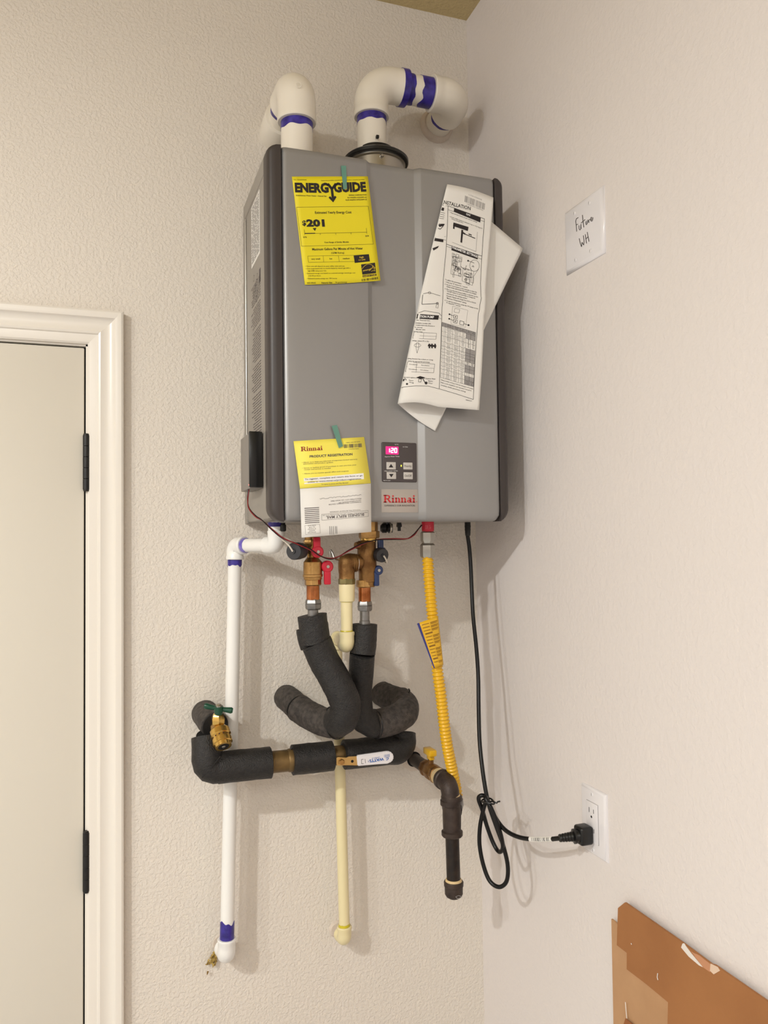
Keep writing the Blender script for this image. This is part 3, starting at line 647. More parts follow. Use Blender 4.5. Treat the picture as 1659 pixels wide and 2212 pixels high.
P.path([(596, 1214), (630, 1222), (627, 1252), (593, 1244)], 3, True); P.disc(668, 1251, 8); P.line(630, 1238, 664, 1250, 3)
# settings table
TLt, TRt, BRt, BLt = (446, 1226), (728, 1312), (710, 1768), (432, 1690)
def tb(u, v): return (TLt[0]*(1-u)*(1-v)+TRt[0]*u*(1-v)+BRt[0]*u*v+BLt[0]*(1-u)*v, TLt[1]*(1-u)*(1-v)+TRt[1]*u*(1-v)+BRt[1]*u*v+BLt[1]*(1-u)*v)
cols = [0, .1, .32, .54, .72, .86, 1]; rws = [0, .07, .16, .24, .34, .42, .47, .53, .58, .64, .71, .78, .84, .92, 1]
for c_ in cols: P.path([tb(c_, 0), tb(c_, 1)], 1.6, n=8)
for r_ in rws: P.path([tb(0, r_), tb(1, r_)], 1.4, n=6)
for i in range(14):
    for j in range(6):
        if j >= 4 and i in (1, 4, 5, 6, 7, 9, 10, 12): continue
        for q in range(max(1, int((rws[i+1]-rws[i])/.026))):
            v_ = rws[i]+.022+q*.025
            if v_ > rws[i+1]-.004: break
            c0, c1_ = cols[j]+.03, cols[j+1]-.02
            if j == 0: c0, c1_ = .04, .06
            else: mm = (c0+c1_)/2; hw = (c1_-c0)/2*R.uniform(.5, 1); c0, c1_ = mm-hw, mm+hw
            P.text('setting value' if j and j < 4 else str(i), *tb(c0, v_), *tb(c1_, v_), 6, .01, up=UP)
for k, t_ in enumerate(('Setting number setting on the fuel setting for all models', 'Refer to the installation and operation manual for', 'complete details (parameter setting)')): P.text(t_, 434, 1712+k*22, 434+(272, 260, 210)[k], 1712+k*22+(78, 72, 58)[k], 9, .006, up=U2)
P.path([(88, 1786), (100, 1776), (130, 1768), (230, 1760), (330, 1762), (440, 1790), (560, 1826), (708, 1874)], 3, n=5); P.text('1000002357', 642, 1880, 696, 1892, 8, up=U2)
# left column
P.quad([(446, 264), (464, 268), (460, 294), (438, 288)], 2); P.path([(418, 404), (466, 404), (452, 424), (432, 446), (412, 440)], 5); P.quad([(414, 410), (466, 402), (454, 420), (424, 428)], 2); P.quad([(386, 520), (458, 532), (456, 556), (380, 544)], 4); P.quad([(366, 606), (420, 586), (410, 604), (374, 626)], 2); P.path([(458, 534), (478, 540)], 2.4); P.path([(388, 516), (478, 508)], 2)
for k in range(4): P.line(430-k*4, 305+k*16, 470-k*3, 312+k*16, 3, 2)
P.path([(288, 988), (330, 978), (360, 984), (430, 1006)], 3, n=3); P.path([(284, 996), (276, 1076), (400, 1070)], 4, n=3); P.ring(340, 980, 10, 2.4); P.ring(404, 1068, 7, 5); P.path([(398, 1074), (394, 1104), (412, 1108), (414, 1076)], 2, True)
P.path([(248, 1148), (300, 1130), (420, 1150), (440, 1172)], 3, n=3)
P.quad([(238, 1156), (420, 1170), (414, 1206), (230, 1196)], 5); P.path([(420, 1188), (440, 1200)], 2.4)
for (t_, a_, b_, w_) in (('the Thermal Circ', 230, 1212, 116), ('available models 205', 222, 1236, 130), ('standards include models (Deduction on', 224, 1254, 160), ('to normal', 216, 1272, 64), ('Model 255', 226, 1290, 78), ('Setting pump', 206, 1308, 76), ('settings, options (75 or 25c)', 196, 1384, 140), ('setting function has a short or a long', 150, 1534, 220), ('within the appropriate parameter', 160, 1556, 184), ('plug and replace it with the bypass filter', 112, 1690, 280)): P.text(t_, a_, b_, a_+w_, b_+w_*.06, 10, .008, up=(.02, -1))
P.path([(210, 1308), (400, 1320), (394, 1370), (200, 1360)], 2, True, 3); P.path([(204, 1336), (398, 1346)], 1.6, n=3); P.path([(292, 1316), (288, 1364)], 1.6)
P.ring(240, 1420, 28, 2, 14); P.path([(230, 1400), (238, 1396), (250, 1400), (250, 1440), (236, 1486), (228, 1440)], 2, True); P.quad([(330, 1412), (398, 1420), (396, 1436), (326, 1428)], 3)
for x_ in (334, 356, 382): P.quad([(x_, 1406), (x_+12, 1408), (x_+12, 1446), (x_, 1444)])
P.path([(156, 1560), (384, 1578), (376, 1650), (136, 1640)], 2, True, 4); P.path([(150, 1598), (380, 1614)], 1.6, n=3); P.path([(234, 1568), (228, 1648)], 1.6)
for (x_, y_) in ((170, 1582), (270, 1590), (166, 1622), (262, 1630)): P.text('Circulation', x_, y_, x_+70, y_+5, 8, .006, up=(.02, -1))
P.quad([(228, 1690), (262, 1678), (306, 1690), (270, 1704)], 2); P.path([(250, 1700), (248, 1726), (268, 1728), (274, 1704)], 3, True); P.path([(286, 1702), (306, 1738)], 6); P.disc(312, 1736, 12); P.quad([(112, 1704), (140, 1698), (148, 1712), (116, 1722)]); P.disc(152, 1744, 9)
for (t_, x_, y_) in (('Bypass', 330, 1722), ('Filter', 330, 1740), ('Bypass', 168, 1716), ('Plug', 170, 1734)): P.text(t_, x_, y_, x_+38, y_+4, 9, .004, up=(.02, -1))
P.done('sheet_print', m_ink, ins)
P = Print(lambda x, y: fsheet(x, y)+V(0, -.0003, 0)); P.text('GAS', 646, 326, 682, 338, 15, .02, up=U2); P.text('PARAMETER SETTINGS', 530, 608, 742, 686, 19, .03, up=U2); P.text('ATION PUMP', 246, 1186, 378, 1194, 20, .03, up=(.02, -1)); P.done('reversed_print', m_white, ins)
P = Print(lambda x, y: fsheet(x, y)+V(0, .0002, 0))
P.bars(640, 164, 812, 234, -6, 52, 30, 12); P.text('U338-0700905', 668, 160, 780, 206, 11, up=U2); P.text('1400901X0905', 650, 238, 790, 294, 11, up=U2)
for (i0, i1, j0) in ((1, 2, 4), (4, 8, 4), (9, 11, 4), (12, 14, 4)):
    for j in (4, 5): P.quad([tb(cols[j], rws[i0]), tb(cols[j+1], rws[i0]), tb(cols[j+1], rws[i1]), tb(cols[j], rws[i1])])
P.quad([tb(0, 0), tb(1, 0), tb(1, .07), tb(0, .07)], 5)
P.done('grey_print', m_inkl, ins)

# ------------------------------------------------------------------ vent pipes
YL = -.196; pL = at(641, 250, YL); rp = .03015; rsv = .0372
vl_ = thing('intake_vent_pipe', 'white vent pipe rising from upper left of the heater with single elbow into the wall', 'pipe', (pL.x, YL, ZT))
zc = at(641, 142, YL).z-.0385
bm = B(); _, s, e = elbow(bm, (pL.x, YL, zc), (0, 0, 1), (0, 1, 0), .040, .034, .0365, rsv, .010); part('elbow', bm, m_pvcv, vl_)
zs0 = s.z
bm = B(); sweep(bm, [(pL.x, YL, ZT-.0028), (pL.x, YL, zs0+.003)], rp, 36); part('riser', bm, m_pvcv, vl_)
band('primer_band', (pL.x, YL, zs0-.0005), (pL.x, YL, zs0-.015), rp, m_prim, vl_, .3)
bm = B(); sweep(bm, [(pL.x, e.y-.002, zc), (pL.x, .01, zc)], rp, 36); part('wall_stub', bm, m_pvcv, vl_)
bm = B(); sweep(bm, [(pL.x, -.075, zc), (pL.x, -.073, zc), (pL.x, -.012, zc), (pL.x, .004, zc)], [rsv-.001, rsv, rsv, rsv-.002], 36); part('coupling', bm, m_pvcv, vl_)
band('primer_band', (pL.x, e.y+.0005, zc), (pL.x, e.y+.022, zc), rp, m_prim, vl_, .4)
q = at(645, 184, YL-.036); bm = B(); sweep(bm, [V(q.x+.005*math.cos(t*.4), YL-.0366, q.z+.005*math.sin(t*.4)) for t in range(17)], .0006, 6, False); part('mould_ring', bm, m_pvcv, vl_)
YRt = -.12; pR = at(803, 270, YRt); zc = at(880, 192, YRt).z
vr = thing('exhaust_vent_pipe', 'white vent pipe above the black collar with two elbows turning into the back wall', 'pipe', (pR.x, YRt, zu+.026))
bm = B(); _, s, e = elbow(bm, (pR.x, YRt, zc), (0, 0, 1), (1, 0, 0), .046, .030, .0355, .0368, .012); part('elbow', bm, m_pvcv, vr)
bm = B(); sweep(bm, [(pR.x, YRt, zu+.01), (pR.x, YRt, s.z+.003)], rp, 36); part('riser', bm, m_pvcv, vr)
band('primer_band', (pR.x, YRt, s.z-.0005), (pR.x, YRt, s.z-.014), rp, m_prim, vr, .4)
xe = at(1022, 215, YRt).x-.0365
bm = B(); _, s2, e2 = elbow(bm, (xe, YRt, zc), (1, 0, 0), (0, 1, 0), .040, .024, .0362, .0372, .012); part('elbow', bm, m_pvcv, vr, 'second elbow turning back to the wall')
bm = B(); sweep(bm, [(e.x-.003, YRt, zc), (s2.x+.003, YRt, zc)], rp, 36); part('cross_pipe', bm, m_pvcv, vr)
gap = s2.x-e.x
band('primer_band', (s2.x-.0005, YRt, zc), (s2.x-.027, YRt, zc), rp+.0002, m_prim, vr, .25)
x9 = at(879, 190, YRt).x
band('primer_band', (e.x+.0005, YRt, zc), (e.x+.014, YRt, zc), rp, m_prim, vr, .45)
bm = B(); sweep(bm, [(e.x-.013, YRt, zc), (e.x+.0008, YRt, zc)], .0371, 36); part('primer_stain', bm, m_prim, vr, 'purple primer on the rim of the first elbow')
band('primer_band', (xe, e2.y+.0005, zc), (xe, e2.y+.014, zc), rp+.0002, m_prim, vr, .3)
bm = B(); sweep(bm, [(xe, e2.y-.002, zc), (xe, .01, zc)], rp, 36); part('wall_stub', bm, m_pvcv, vr)
bm = B(); sweep(bm, [(xe, -.014, zc), (xe, -.008, zc), (xe, .004, zc)], [.0335, .0385, .040], 36); part('wall_caulk', bm, m_patch, vr)

# ------------------------------------------------------------------ white drain pipe
dr = thing('drain_pipe', 'white plastic drain pipe with purple primer running down the wall left of the insulated pipes', 'pipe', at(490, 2085, -.05))
Yd = -.052; rd = .01335
a = at(597, 1178, -.155); b = at(508, 1178, Yd); hz = (a.z+b.z)/2
A = V(a.x, -.155, hz); Bp = V(b.x, Yd, hz); hd = (Bp-A).normalized(); dbot = at(489.5, 2062, Yd)
bm = B(); _, s, e = elbow(bm, A, (0, 0, -1), hd, .012, .016, .0165, .0168, .004); part('elbow', bm, m_pvc, dr)
bm = B(); sweep(bm, [A+V(0, 0, .02), V(A.x, A.y, ZB+.003)], .0155, 28); part('drain_adapter', bm, m_pvc, dr)
band('primer_band', (A.x, A.y, ZB-.006), (A.x, A.y, ZB+.002), .0157, m_prim, dr, .3)
dd = (dbot-Bp).normalized()
bm = B(); _, s3, e3 = elbow(bm, Bp, hd, dd, .012, .016, .0168, .0178, .006); part('elbow', bm, m_pvc, dr)
bm = B(); sweep(bm, [e-hd*.003, s3+hd*.003], rd, 28); part('cross_pipe', bm, m_pvc, dr)
band('primer_band', s3-hd*.0003, s3-hd*.008, rd+.0004, m_priml, dr, .2)

band('primer_band', e3+dd*.0003, e3+dd*.0125, rd+.0002, m_prim, dr, .35)
bm = B(); _, s4, e4 = elbow(bm, dbot+V(0, 0, -.002), dd, (-.05, 1, 0), .013, .020, .0172, .0184, .005); part('elbow', bm, m_pvc, dr)
dv = (s4-e3).normalized(); bm = B(); sweep(bm, [e3-dv*.003, s4+dv*.003], rd, 28); part('down_pipe', bm, m_pvc, dr)
band('primer_band', s4-dv*.0002, s4-dv*.032, rd, m_prim, dr, .18)
bm = B(); q = at(466, 2062, -.006); rr_ = random.Random(2)
for k in range(90):
    c = q+V(rr_.gauss(0, .0035), -abs(rr_.gauss(0, .002)), rr_.gauss(0, .008)); c.x += (c.z-q.z)*.5; tip = c+V(rr_.uniform(-.009, .001), -.002, rr_.uniform(-.008, .002)); sweep(bm, [c, (c+tip)/2+V(0, -.001, 0), tip], [.0022, .0016, .0003], 5)
part('foam_scrap', bm, m_foamy, dr, 'ragged scrap of yellow foam at the wall')['kind'] = 'stuff'
bm = B(); lathe(bm, V(dbot.x-.002, -.002, dbot.z-.002), V(dbot.x-.002, .004, dbot.z-.002), [(0, .0175), (1, .019)], 24); part('wall_collar', bm, m_patch, dr)

# ------------------------------------------------------------------ valves. Turned pieces on the plane YV
YV = -.19
hot = thing('hot_water_valve', 'brass hot water service valve with two red handles and dark cap', 'valve', at(675, 1325, YV))
part('tailpiece', vl(668, YV, [(1122, 22), (1172, 22)], 24), m_brass, hot)
part('union_nut', vl(668, YV, [(1166, 26), (1168, 28), (1178, 28), (1180, 26)], 6), m_brass, hot)
bm = vl(675, YV, [(1176, 26), (1190, 24), (1204, 24), (1214, 40), (1240, 41), (1241, 43), (1246, 43), (1247, 40), (1252, 39)], 32); body_h = part('valve_body', bm, m_brass, hot)
part('lower_nut', vl(676, YV, [(1250, 34), (1252, 36), (1263, 36), (1265, 32)], 8), m_brass, hot)
part('copper_sleeve', vl(676, YV, [(1264, 30), (1266, 28.5), (1295, 28.5)], 28), m_copper, hot)
part('compression_nut', vl(676.5, YV, [(1294, 30), (1297, 34), (1303, 36), (1304, 34), (1305, 36), (1314, 35), (1317, 30)], 6), m_steeld, hot)
part('steel_stub', vl(676, YV, [(1316, 23), (1345, 23)], 24), m_steeld, hot)
def handle(cx, cy, r, x0, x1, y1, Y, m, parent, w=None, up=False):
    c = at(cx, cy, Y); k = (c-CAM).dot(_f)/FPX; w = w or (x1-x0); bm = B()
    lathe(bm, c+V(0, .010, 0), c+V(0, -.004, 0), [(0, r*k*.85), (.2, r*k), (.85, r*k), (1, r*k*.82)], 22)
    e0, e1 = at((x0+x1)/2, y1, Y), c; zz = sorted((e0.z, c.z+(0.004 if not up else -.004)))
    t = B(); box(t, (e0.x-w*k/2, Y-.003, zz[0]), (e0.x+w*k/2, Y+.005, zz[1]), .0024)
    merge(bm, t); h = part('handle', bm, m, parent)
    bm = B(); lathe(bm, c+V(0, -.003, 0), c+V(0, -.0062, 0), [(0, .0034), (1, .0030)], 8); part('handle_screw', bm, m_steel, h); return h
handle(686, 1192, 13, 675, 694, 1160, YV-.022, m_red, hot, 16, True)
handle(707, 1224, 13, 699, 716, 1263, YV-.010, m_red, hot, 15)
bm = B(); lathe(bm, at(690, 1226, YV), at(703, 1226, YV-.006), [(0, .0035), (1, .0035)], 12); part('valve_stem', bm, m_steel, hot)
def port_cap(c0, c1, r, parent, strap):
    bm = B(); a_, b_ = c0, c1; lathe(bm, a_, b_, [(0, r*.5), (.3, r*.5), (.3, r*.92), (.5, r*.96), (.52, r*.86), (.56, r), (.95, r), (1, r*.93)], 30); d = (b_-a_).normalized()
    cp = part('port_cap', bm, m_cap, parent, 'dark grey rubber cap')
    bm = B(); lathe(bm, b_-d*.0005, b_+d*.0022, [(0, r*.30), (1, r*.26)], 18); part('cap_boss', bm, m_cap, cp)
    bm = B(); sweep(bm, cr([b_+d*.003]+strap, 5), .0016, 6); part('cap_strap', bm, m_strap, cp, 'pale plastic retaining strap'); 
port_cap(at(658, 1189, YV-.002), at(634, 1191, YV-.034), .0158, hot, [at(626, 1181, YV-.036), at(617, 1171, YV-.022), at(610, 1166, YV-.008), at(614, 1160, YV+.005), at(640, 1176, YV+.01)])
cold = thing('cold_water_valve', 'brass cold water service valve with two navy blue handles and dark cap', 'valve', at(787, 1345, YV))
part('union_nut', vl(797, YV, [(1122, 38), (1147, 38), (1148, 45), (1160, 45), (1163, 42)], 8), m_brass, cold)
part('collar_ring', vl(796, YV, [(1161, 34), (1163, 36), (1170, 34), (1172, 32)], 28), m_brassp, cold)
part('valve_body', vl(792, YV, [(1168, 36), (1171, 40), (1225, 42), (1234, 38), (1236, 36), (1256, 36), (1257, 33), (1268, 32)], 32), m_bronze, cold)
bm = B(); lathe(bm, at(775, 1178, YV-.004), at(768, 1178, YV-.006), [(0, .008), (1, .006)], 16); part('side_port', bm, m_bronze, cold)
part('lower_nut', vl(787, YV, [(1253, 33), (1255, 35), (1267, 35), (1269, 31)], 8), m_brass, cold)
part('copper_sleeve', vl(787.5, YV, [(1267, 28), (1270, 27), (1299, 27)], 28), m_copper, cold)
part('compression_nut', vl(788, YV, [(1298, 28), (1301, 31), (1307, 32.5), (1308, 30.5), (1309, 32.5), (1317, 31.5), (1320, 27)], 6), m_steeld, cold)
part('steel_stub', vl(787.5, YV, [(1319, 21), (1340, 21), (1341, 23), (1348, 24), (1365, 22)], 24), m_steeld, cold)
handle(825, 1192, 10, 815, 829, 1164, YV-.010, m_blue, cold, 13, True)
handle(817, 1232, 10.5, 807, 820, 1266, YV-.010, m_blue, cold, 12)
bm = B(); lathe(bm, at(806, 1232, YV), at(815, 1232, YV-.006), [(0, .0035), (1, .0035)], 12); part('valve_stem', bm, m_steel, cold)
port_cap(at(812, 1196, YV-.002), at(827, 1200, YV-.026), .0135, cold, [at(833, 1207, YV-.030), at(836, 1216, YV-.016), at(828, 1212, YV)])
rel = thing('relief_valve', 'bronze pressure relief valve between the red and the blue handled valves', 'valve', at(749, 1262, YV))
c = at(749, 1221, YV-.004)
bm = B(); sweep(bm, cr([at(749, 1262, YV-.004), at(749, 1240, YV-.004), at(748, 1222, YV-.004), at(752, 1214, YV-.004), at(764, 1214, YV-.004), at(778, 1216, YV-.002)], 5), [.0150]*6+[.0155]*5+[.0160]*6+[.0160]*4+[.0148]*5, 28); bdy = part('valve_body', bm, m_bronze, rel)
bm = B(); lathe(bm, V(c.x, c.y, c.z+.002), V(c.x, c.y, c.z+.0185), [(0, .0165), (.5, .0155), (.85, .0135), (1, .011)], 24); part('bonnet', bm, m_bronze, rel)
bm = B(); lathe(bm, at(760, 1216, YV-.003), at(770, 1216, YV-.003), [(0, .0165), (.2, .0180), (.4, .0165), (.6, .0180), (.8, .0165), (1, .0175)], 28); part('threaded_neck', bm, m_bronze, rel)
bm = B(); lathe(bm, at(769.5, 1216, YV-.003), at(771.5, 1216, YV-.003), [(0, .0160), (1, .0155)], 24); part('thread_tape', bm, m_white, rel, 'white thread tape')
part('outlet_nut', vl(749, YV-.004, [(1249, 34), (1251, 37), (1261, 37), (1263, 33)], 8), mat('tarnished_brass', (122, 112, 72), .45, .6), rel)
bm = B(); box(bm, at(711, 1204, YV-.004), at(716, 1188, YV), .0008); sweep(bm, [at(714, 1188, YV-.003), at(719, 1196, YV-.008), at(722, 1207, YV-.012), at(735, 1210, YV-.002)], .0022, 8); part('test_lever', bm, m_steel, rel, 'small steel test lever')

# ------------------------------------------------------------------ cream relief line
cp = thing('relief_drain_pipe', 'cream plastic pipe dropping from relief valve and down the wall behind the insulation', 'pipe', at(742, 2060, -.05))
Yc = YV-.004
part('adapter', vl(749, Yc, [(1262, 34), (1264, 35), (1290, 34), (1298, 33), (1300, 29)], 28), m_cpvc, cp)
part('glue_ring', vl(749, Yc, [(1298, 27.5), (1300.5, 28)], 24), m_yglue, cp)
part('upper_tube', vl(748.5, Yc, [(1299, 25.3), (1368, 25.3)], 28), m_cpvc, cp)
part('glue_ring', vl(748.8, Yc, [(1361.5, 27), (1363.5, 28)], 24), m_yglue, cp)
c = at(749.5, 1395, Yc); e1 = at(727, 1391, -.052); e1.z = c.z
dirb = (e1-c).normalized()
bm = B(); _, s, e = elbow(bm, c, (0, 0, -1), dirb, .011, .016, .0140, .0148, .006); part('elbow', bm, m_cpvc, cp)
bot = at(744.5, 2030, -.05); dn = (bot-e1).normalized()
bm = B(); _, s2, e2 = elbow(bm, e1, dirb, dn, .011, .014, .0140, .0148, .006); part('elbow', bm, m_cpvc, cp)
bm = B(); sweep(bm, [e-dirb*.003, s2+dirb*.003], .0111, 24); part('back_tube', bm, m_cpvc, cp)
bm = B(); sweep(bm, [e2-dn*.003, bot+V(0, 0, .012)], .0111, 24); part('down_tube', bm, m_cpvc, cp)
bm = B(); _, s3, e3 = elbow(bm, bot, dn, (-.02, 1, .0), .012, .016, .0140, .0152, .006); part('elbow', bm, m_cpvc, cp)
band('glue_ring', s3+dn*.0003, s3-dn*.005, .0111, m_yglue, cp, .5)
bm = B(); lathe(bm, V(bot.x-.002, -.006, bot.z), V(bot.x-.002, .004, bot.z), [(0, .014), (.5, .017), (1, .021)], 24); part('wall_caulk', bm, m_patch, cp)

# ------------------------------------------------------------------ pipe insulation
def sleeve(pts, r, m, parent, name='foam_sleeve', n=6, rin=.012, label=None, jit=.0009):
    c = cr(pts, n); bm = B(); k = len(c); rad = [r]*k; rad[0] = rad[-1] = r*.975
    c = [c[0]]+[c[0]+(c[1]-c[0])*.08]+c[1:-1]+[c[-1]+(c[-2]-c[-1])*.08]+[c[-1]]; rad = [r*.96]+[r]*(len(c)-2)+[r*.96]
    sweep(bm, c, rad, 30, True, jit); o = part(name, bm, m, parent, label, sharp=50); return o
def tie(p, d, r, parent):
    bm = B(); d = Vector(d).normalized(); up = Vector((0, 0, 1)) if abs(d.z) < .8 else Vector((1, 0, 0)); n = (up-d*up.dot(d)).normalized(); b_ = d.cross(n)
    sweep(bm, [Vector(p)+(n*math.cos(t*math.pi/12)+b_*math.sin(t*math.pi/12))*(r+.0006) for t in range(25)], .0013, 6, False); return part('cable_tie', bm, m_black, parent)
hf = thing('hot_pipe_insulation', 'black foam insulated hot water pipe bending under the red handled valve to the wall', 'pipe', at(745, 1590, -.19))
sleeve([at(674, 1329, YV), at(677, 1350, YV), at(682, 1389, YV)], .0278, m_foam, hf)
sleeve([at(659, 1359, YV+.006), at(661, 1376, YV+.006), at(668, 1398, YV+.006)], .0165, m_foam, hf, 'foam_flap')
sleeve([at(683, 1387, YV), at(697, 1420, YV-.002), at(716, 1455, YV-.007), at(735, 1490, YV-.013), at(746, 1522, YV-.014), at(742, 1549, YV-.007), at(727, 1562, YV+.014)], .0290, m_foam, hf, 'foam_sleeve', 8)
sleeve([at(729, 1562, YV+.015), at(706, 1561, YV+.042), at(682, 1552, YV+.070), at(662, 1541, YV+.096), at(645, 1530, YV+.118)], .0275, m_foamg, hf)
sleeve([at(647, 1531, YV+.116), at(636, 1521, YV+.140), at(626, 1512, YV+.166), at(618, 1506, YV+.192)], .0262, m_foamg, hf)
p_, q_ = at(729, 1562, YV+.015), at(706, 1561, YV+.042); tie(p_, q_-p_, .0288, hf)
p_, q_ = at(683, 1389, YV), at(690, 1404, YV); tie(p_, q_-p_, .0272, hf)
p_, q_ = at(647, 1531, YV+.116), at(638, 1523, YV+.136); tie(p_, q_-p_, .0262, hf)
bm = B(); sweep(bm, cr([at(633, 1497, -.05), at(646, 1507, -.066), at(663, 1519, -.088), at(682, 1529, -.112)], 5), .0013, 6); part('foam_slit', bm, m_foamin, hf)
bm = B(); q = at(706, 1534, YV-.006); sweep(bm, [q, q+V(.001, -.003, .004), q+V(.005, -.003, .006)], .0016, 6); part('tie_tail', bm, m_black, hf)
cf = thing('cold_pipe_insulation', 'black foam insulated cold water pipe under the blue handled valve looping right into the wall', 'pipe', at(800, 1590, -.17))
YQ = YV+.035
sleeve([at(788, 1348, YV), at(787, 1380, YV), at(784, 1412, YV)], .0240, m_foam, cf)
sleeve([at(783, 1410, YV), at(780, 1450, YV+.018), at(777, 1500, YQ), at(778, 1545, YQ+.006)], .0243, m_foam, cf, label='long upright foam sleeve')
sleeve([at(775, 1520, YQ+.006), at(782, 1548, YQ+.008), at(800, 1562, YQ+.010), at(812, 1565, YQ+.012)], .0262, m_foam, cf)
sleeve([at(810, 1564, YQ+.012), at(832, 1560, YQ+.014), at(856, 1552, YQ+.018), at(873, 1540, YQ+.030), at(874, 1524, YQ+.055), at(862, 1512, YQ+.080)], .0285, m_foamg, cf, n=8)
sleeve([at(863, 1513, YQ+.078), at(846, 1508, YQ+.108), at(834, 1503, YQ+.132), at(826, 1499, YQ+.158)], .0268, m_foamg, cf)
p_, q_ = at(811, 1564, YQ+.012), at(826, 1562, YQ+.015); tie(p_, q_-p_, .0278, cf)
bm = B(); q = at(883, 1497, -.14); sweep(bm, [q, q+V(.0015, -.002, .005), q+V(-.001, -.002, .009)], .0014, 6); part('tie_tail', bm, m_black, cf)

# ------------------------------------------------------------------ bypass line with ball valve
YB = -.108
bl = thing('bypass_pipe', 'foam wrapped horizontal bypass pipe low on the wall with mitred corner and bare brass section', 'pipe', at(650, 1690, YB))
def hp(x, y, Y=YB): return at(x, y, Y)
L0, L1 = hp(446, 1661), hp(850, 1619)
ax = (L1-L0).normalized()
def along(px): return at(px, 1661-(px-446)*.1035, YB)
rF = .0295
bm = B(); sweep(bm, [hp(446, 1592, YB+.012), hp(447, 1612, YB+.006), hp(448, 1640), hp(450, 1650), hp(456, 1656), hp(464, 1659), hp(480, 1657)], [rF*.95, rF*.97, rF, rF*1.0, rF*1.0, rF*.99, rF*.98], 30, True, .0009); part('foam_corner', bm, m_foam, bl, 'mitred foam corner open at the top', sharp=50)
sleeve([along(470), along(520), along(585)], rF, m_foam, bl)
bm = B(); m0 = at(476, 1634, YB-.028); m1 = at(436, 1680, YB-.022); sweep(bm, [m0, (m0+m1)/2+V(0, -.0045, 0), m1], .0012, 6); part('mitre_joint', bm, m_foamin, bl)
bm = B(); c0 = hp(446, 1591, YB+.012); lathe(bm, c0, c0+V(0, -.0006, .0012), [(0, rF*.66), (1, rF*.66)], 26); part('foam_bore', bm, m_dark, bl)
bm = B(); sweep(bm, [along(580), along(636)], .0208, 30); part('bare_pipe', bm, m_oldcop, bl, 'bare aged brass pipe')
bm = B(); sweep(bm, [along(621), along(624), along(633)], [.0210, .0222, .0222], 30); part('coupling_rim', bm, m_oldcop, bl)
sleeve([along(631), along(675), along(718)], .0288, m_foam, bl, label='short foam sleeve in the middle')
for (px, py) in ((585, 1621), (631, 1617), (718, 1611)):
    bm = B(); q = at(px, py, YB-.004)
    for k in range(3): sweep(bm, [q+V(random.uniform(-.003, .003), 0, random.uniform(-.002, .002)), q+V(random.uniform(-.005, .005), -.001, random.uniform(-.004, .004))], [.002, .0006], 5)
    part('foam_crumb', bm, m_foam, bl)
bv = [at(px, 1661-(px-446)*.1035, YB) for px in (712, 718, 722, 738, 744, 752)]
bm = B(); sweep(bm, bv, [.017, .017, .0195, .0195, .017, .017], 10); vb = part('ball_valve', bm, m_oldcop, bl, 'dull brass ball valve body')
sleeve([along(743), along(790), along(838), at(856, 1620, YB+.004), at(868, 1606, YB+.012), at(868, 1585, YB+.020)], .0290, m_foam, bl, n=6)
bm = B(); c0 = along(743.3); lathe(bm, c0, c0-ax*.0008, [(0, .0225), (1, .0225)], 28); part('foam_cut_end', bm, m_foamin, bl)
# lever of the ball valve
lev = thing('valve_lever', 'white sleeved lever with blue upside down lettering on the low bypass valve', 'valve handle', at(735, 1652, -.14))
YH = -.146
n0 = at(737, 1645.5, YH)
bm = B(); lathe(bm, n0+V(0, .03, 0), n0+V(0, .002, 0), [(0, .006), (1, .006)], 14); part('stem', bm, m_brass, lev)
bm = B(); lathe(bm, n0+V(0, .002, 0), n0+V(0, -.005, 0), [(0, .0062), (.8, .0062), (1, .005)], 6); part('stem_nut', bm, m_brass, lev)
bm = B(); prism(bm, [at(*p, YH) for p in ((727, 1637), (731, 1635.5), (748, 1637), (753, 1634.5), (773, 1633.5), (773, 1653.5), (750, 1653), (731, 1654), (727, 1652))], (0, .0022, 0)); part('lever_plate', bm, mat('gold_zinc_plate', (206, 172, 110), .3, .8), lev)
bm = B(); q = at(761, 1644.5, YH); lathe(bm, q+V(0, -.0004, 0), q+V(0, .002, 0), [(0, .0028), (1, .0028)], 14); part('lever_hole', bm, m_dark, lev)
gp = [(771, 1632.5), (838, 1622.8)]+[(838+13.2*math.sin(t), 1636-13.2*math.cos(t)) for t in (.35, .8, 1.2, 1.6, 2.0, 2.4, 2.8)]+[(837, 1649.5), (773, 1655.5)]
bm = B(); prism(bm, [at(*p, YH-.0030) for p in gp], (0, .0075, 0)); bmesh.ops.bevel(bm, geom=bm.edges[:], offset=.0018, segments=2, affect='EDGES'); grip = part('grip_sleeve', bm, m_plate, lev, 'white plastic grip')
K6 = 3.072
P = Print(lambda x, y: at(390+x/K6, 1450+y/K6, YH-.0033)); P.text('WATTS', 1346, 574, 1252, 588, 18, .04, up=(.22, 1)); P.text('®', 1250, 592, 1242, 593, 12, up=(.2, 1)); P.text('LFFBV-4', 1322, 567, 1270, 575, 7, .01, up=(.2, 1))
for k in range(4): P.text('INSTALL', 1388, 549+k*5, 1350, 554+k*5, 4, .01, up=(.2, 1))
P.path([(1362, 578), (1380, 574), (1376, 586), (1364, 590)], 4); P.done('lever_lettering', m_inkb, grip)
P = Print(lambda x, y: at(390+x/K6, 1450+y/K6, YH-.0033)); P.path([(1214, 584), (1200, 586), (1202, 614), (1216, 612)], 2.4); P.line(1224, 582, 1228, 610, 2.4); P.done('lever_mark', m_ink, grip)

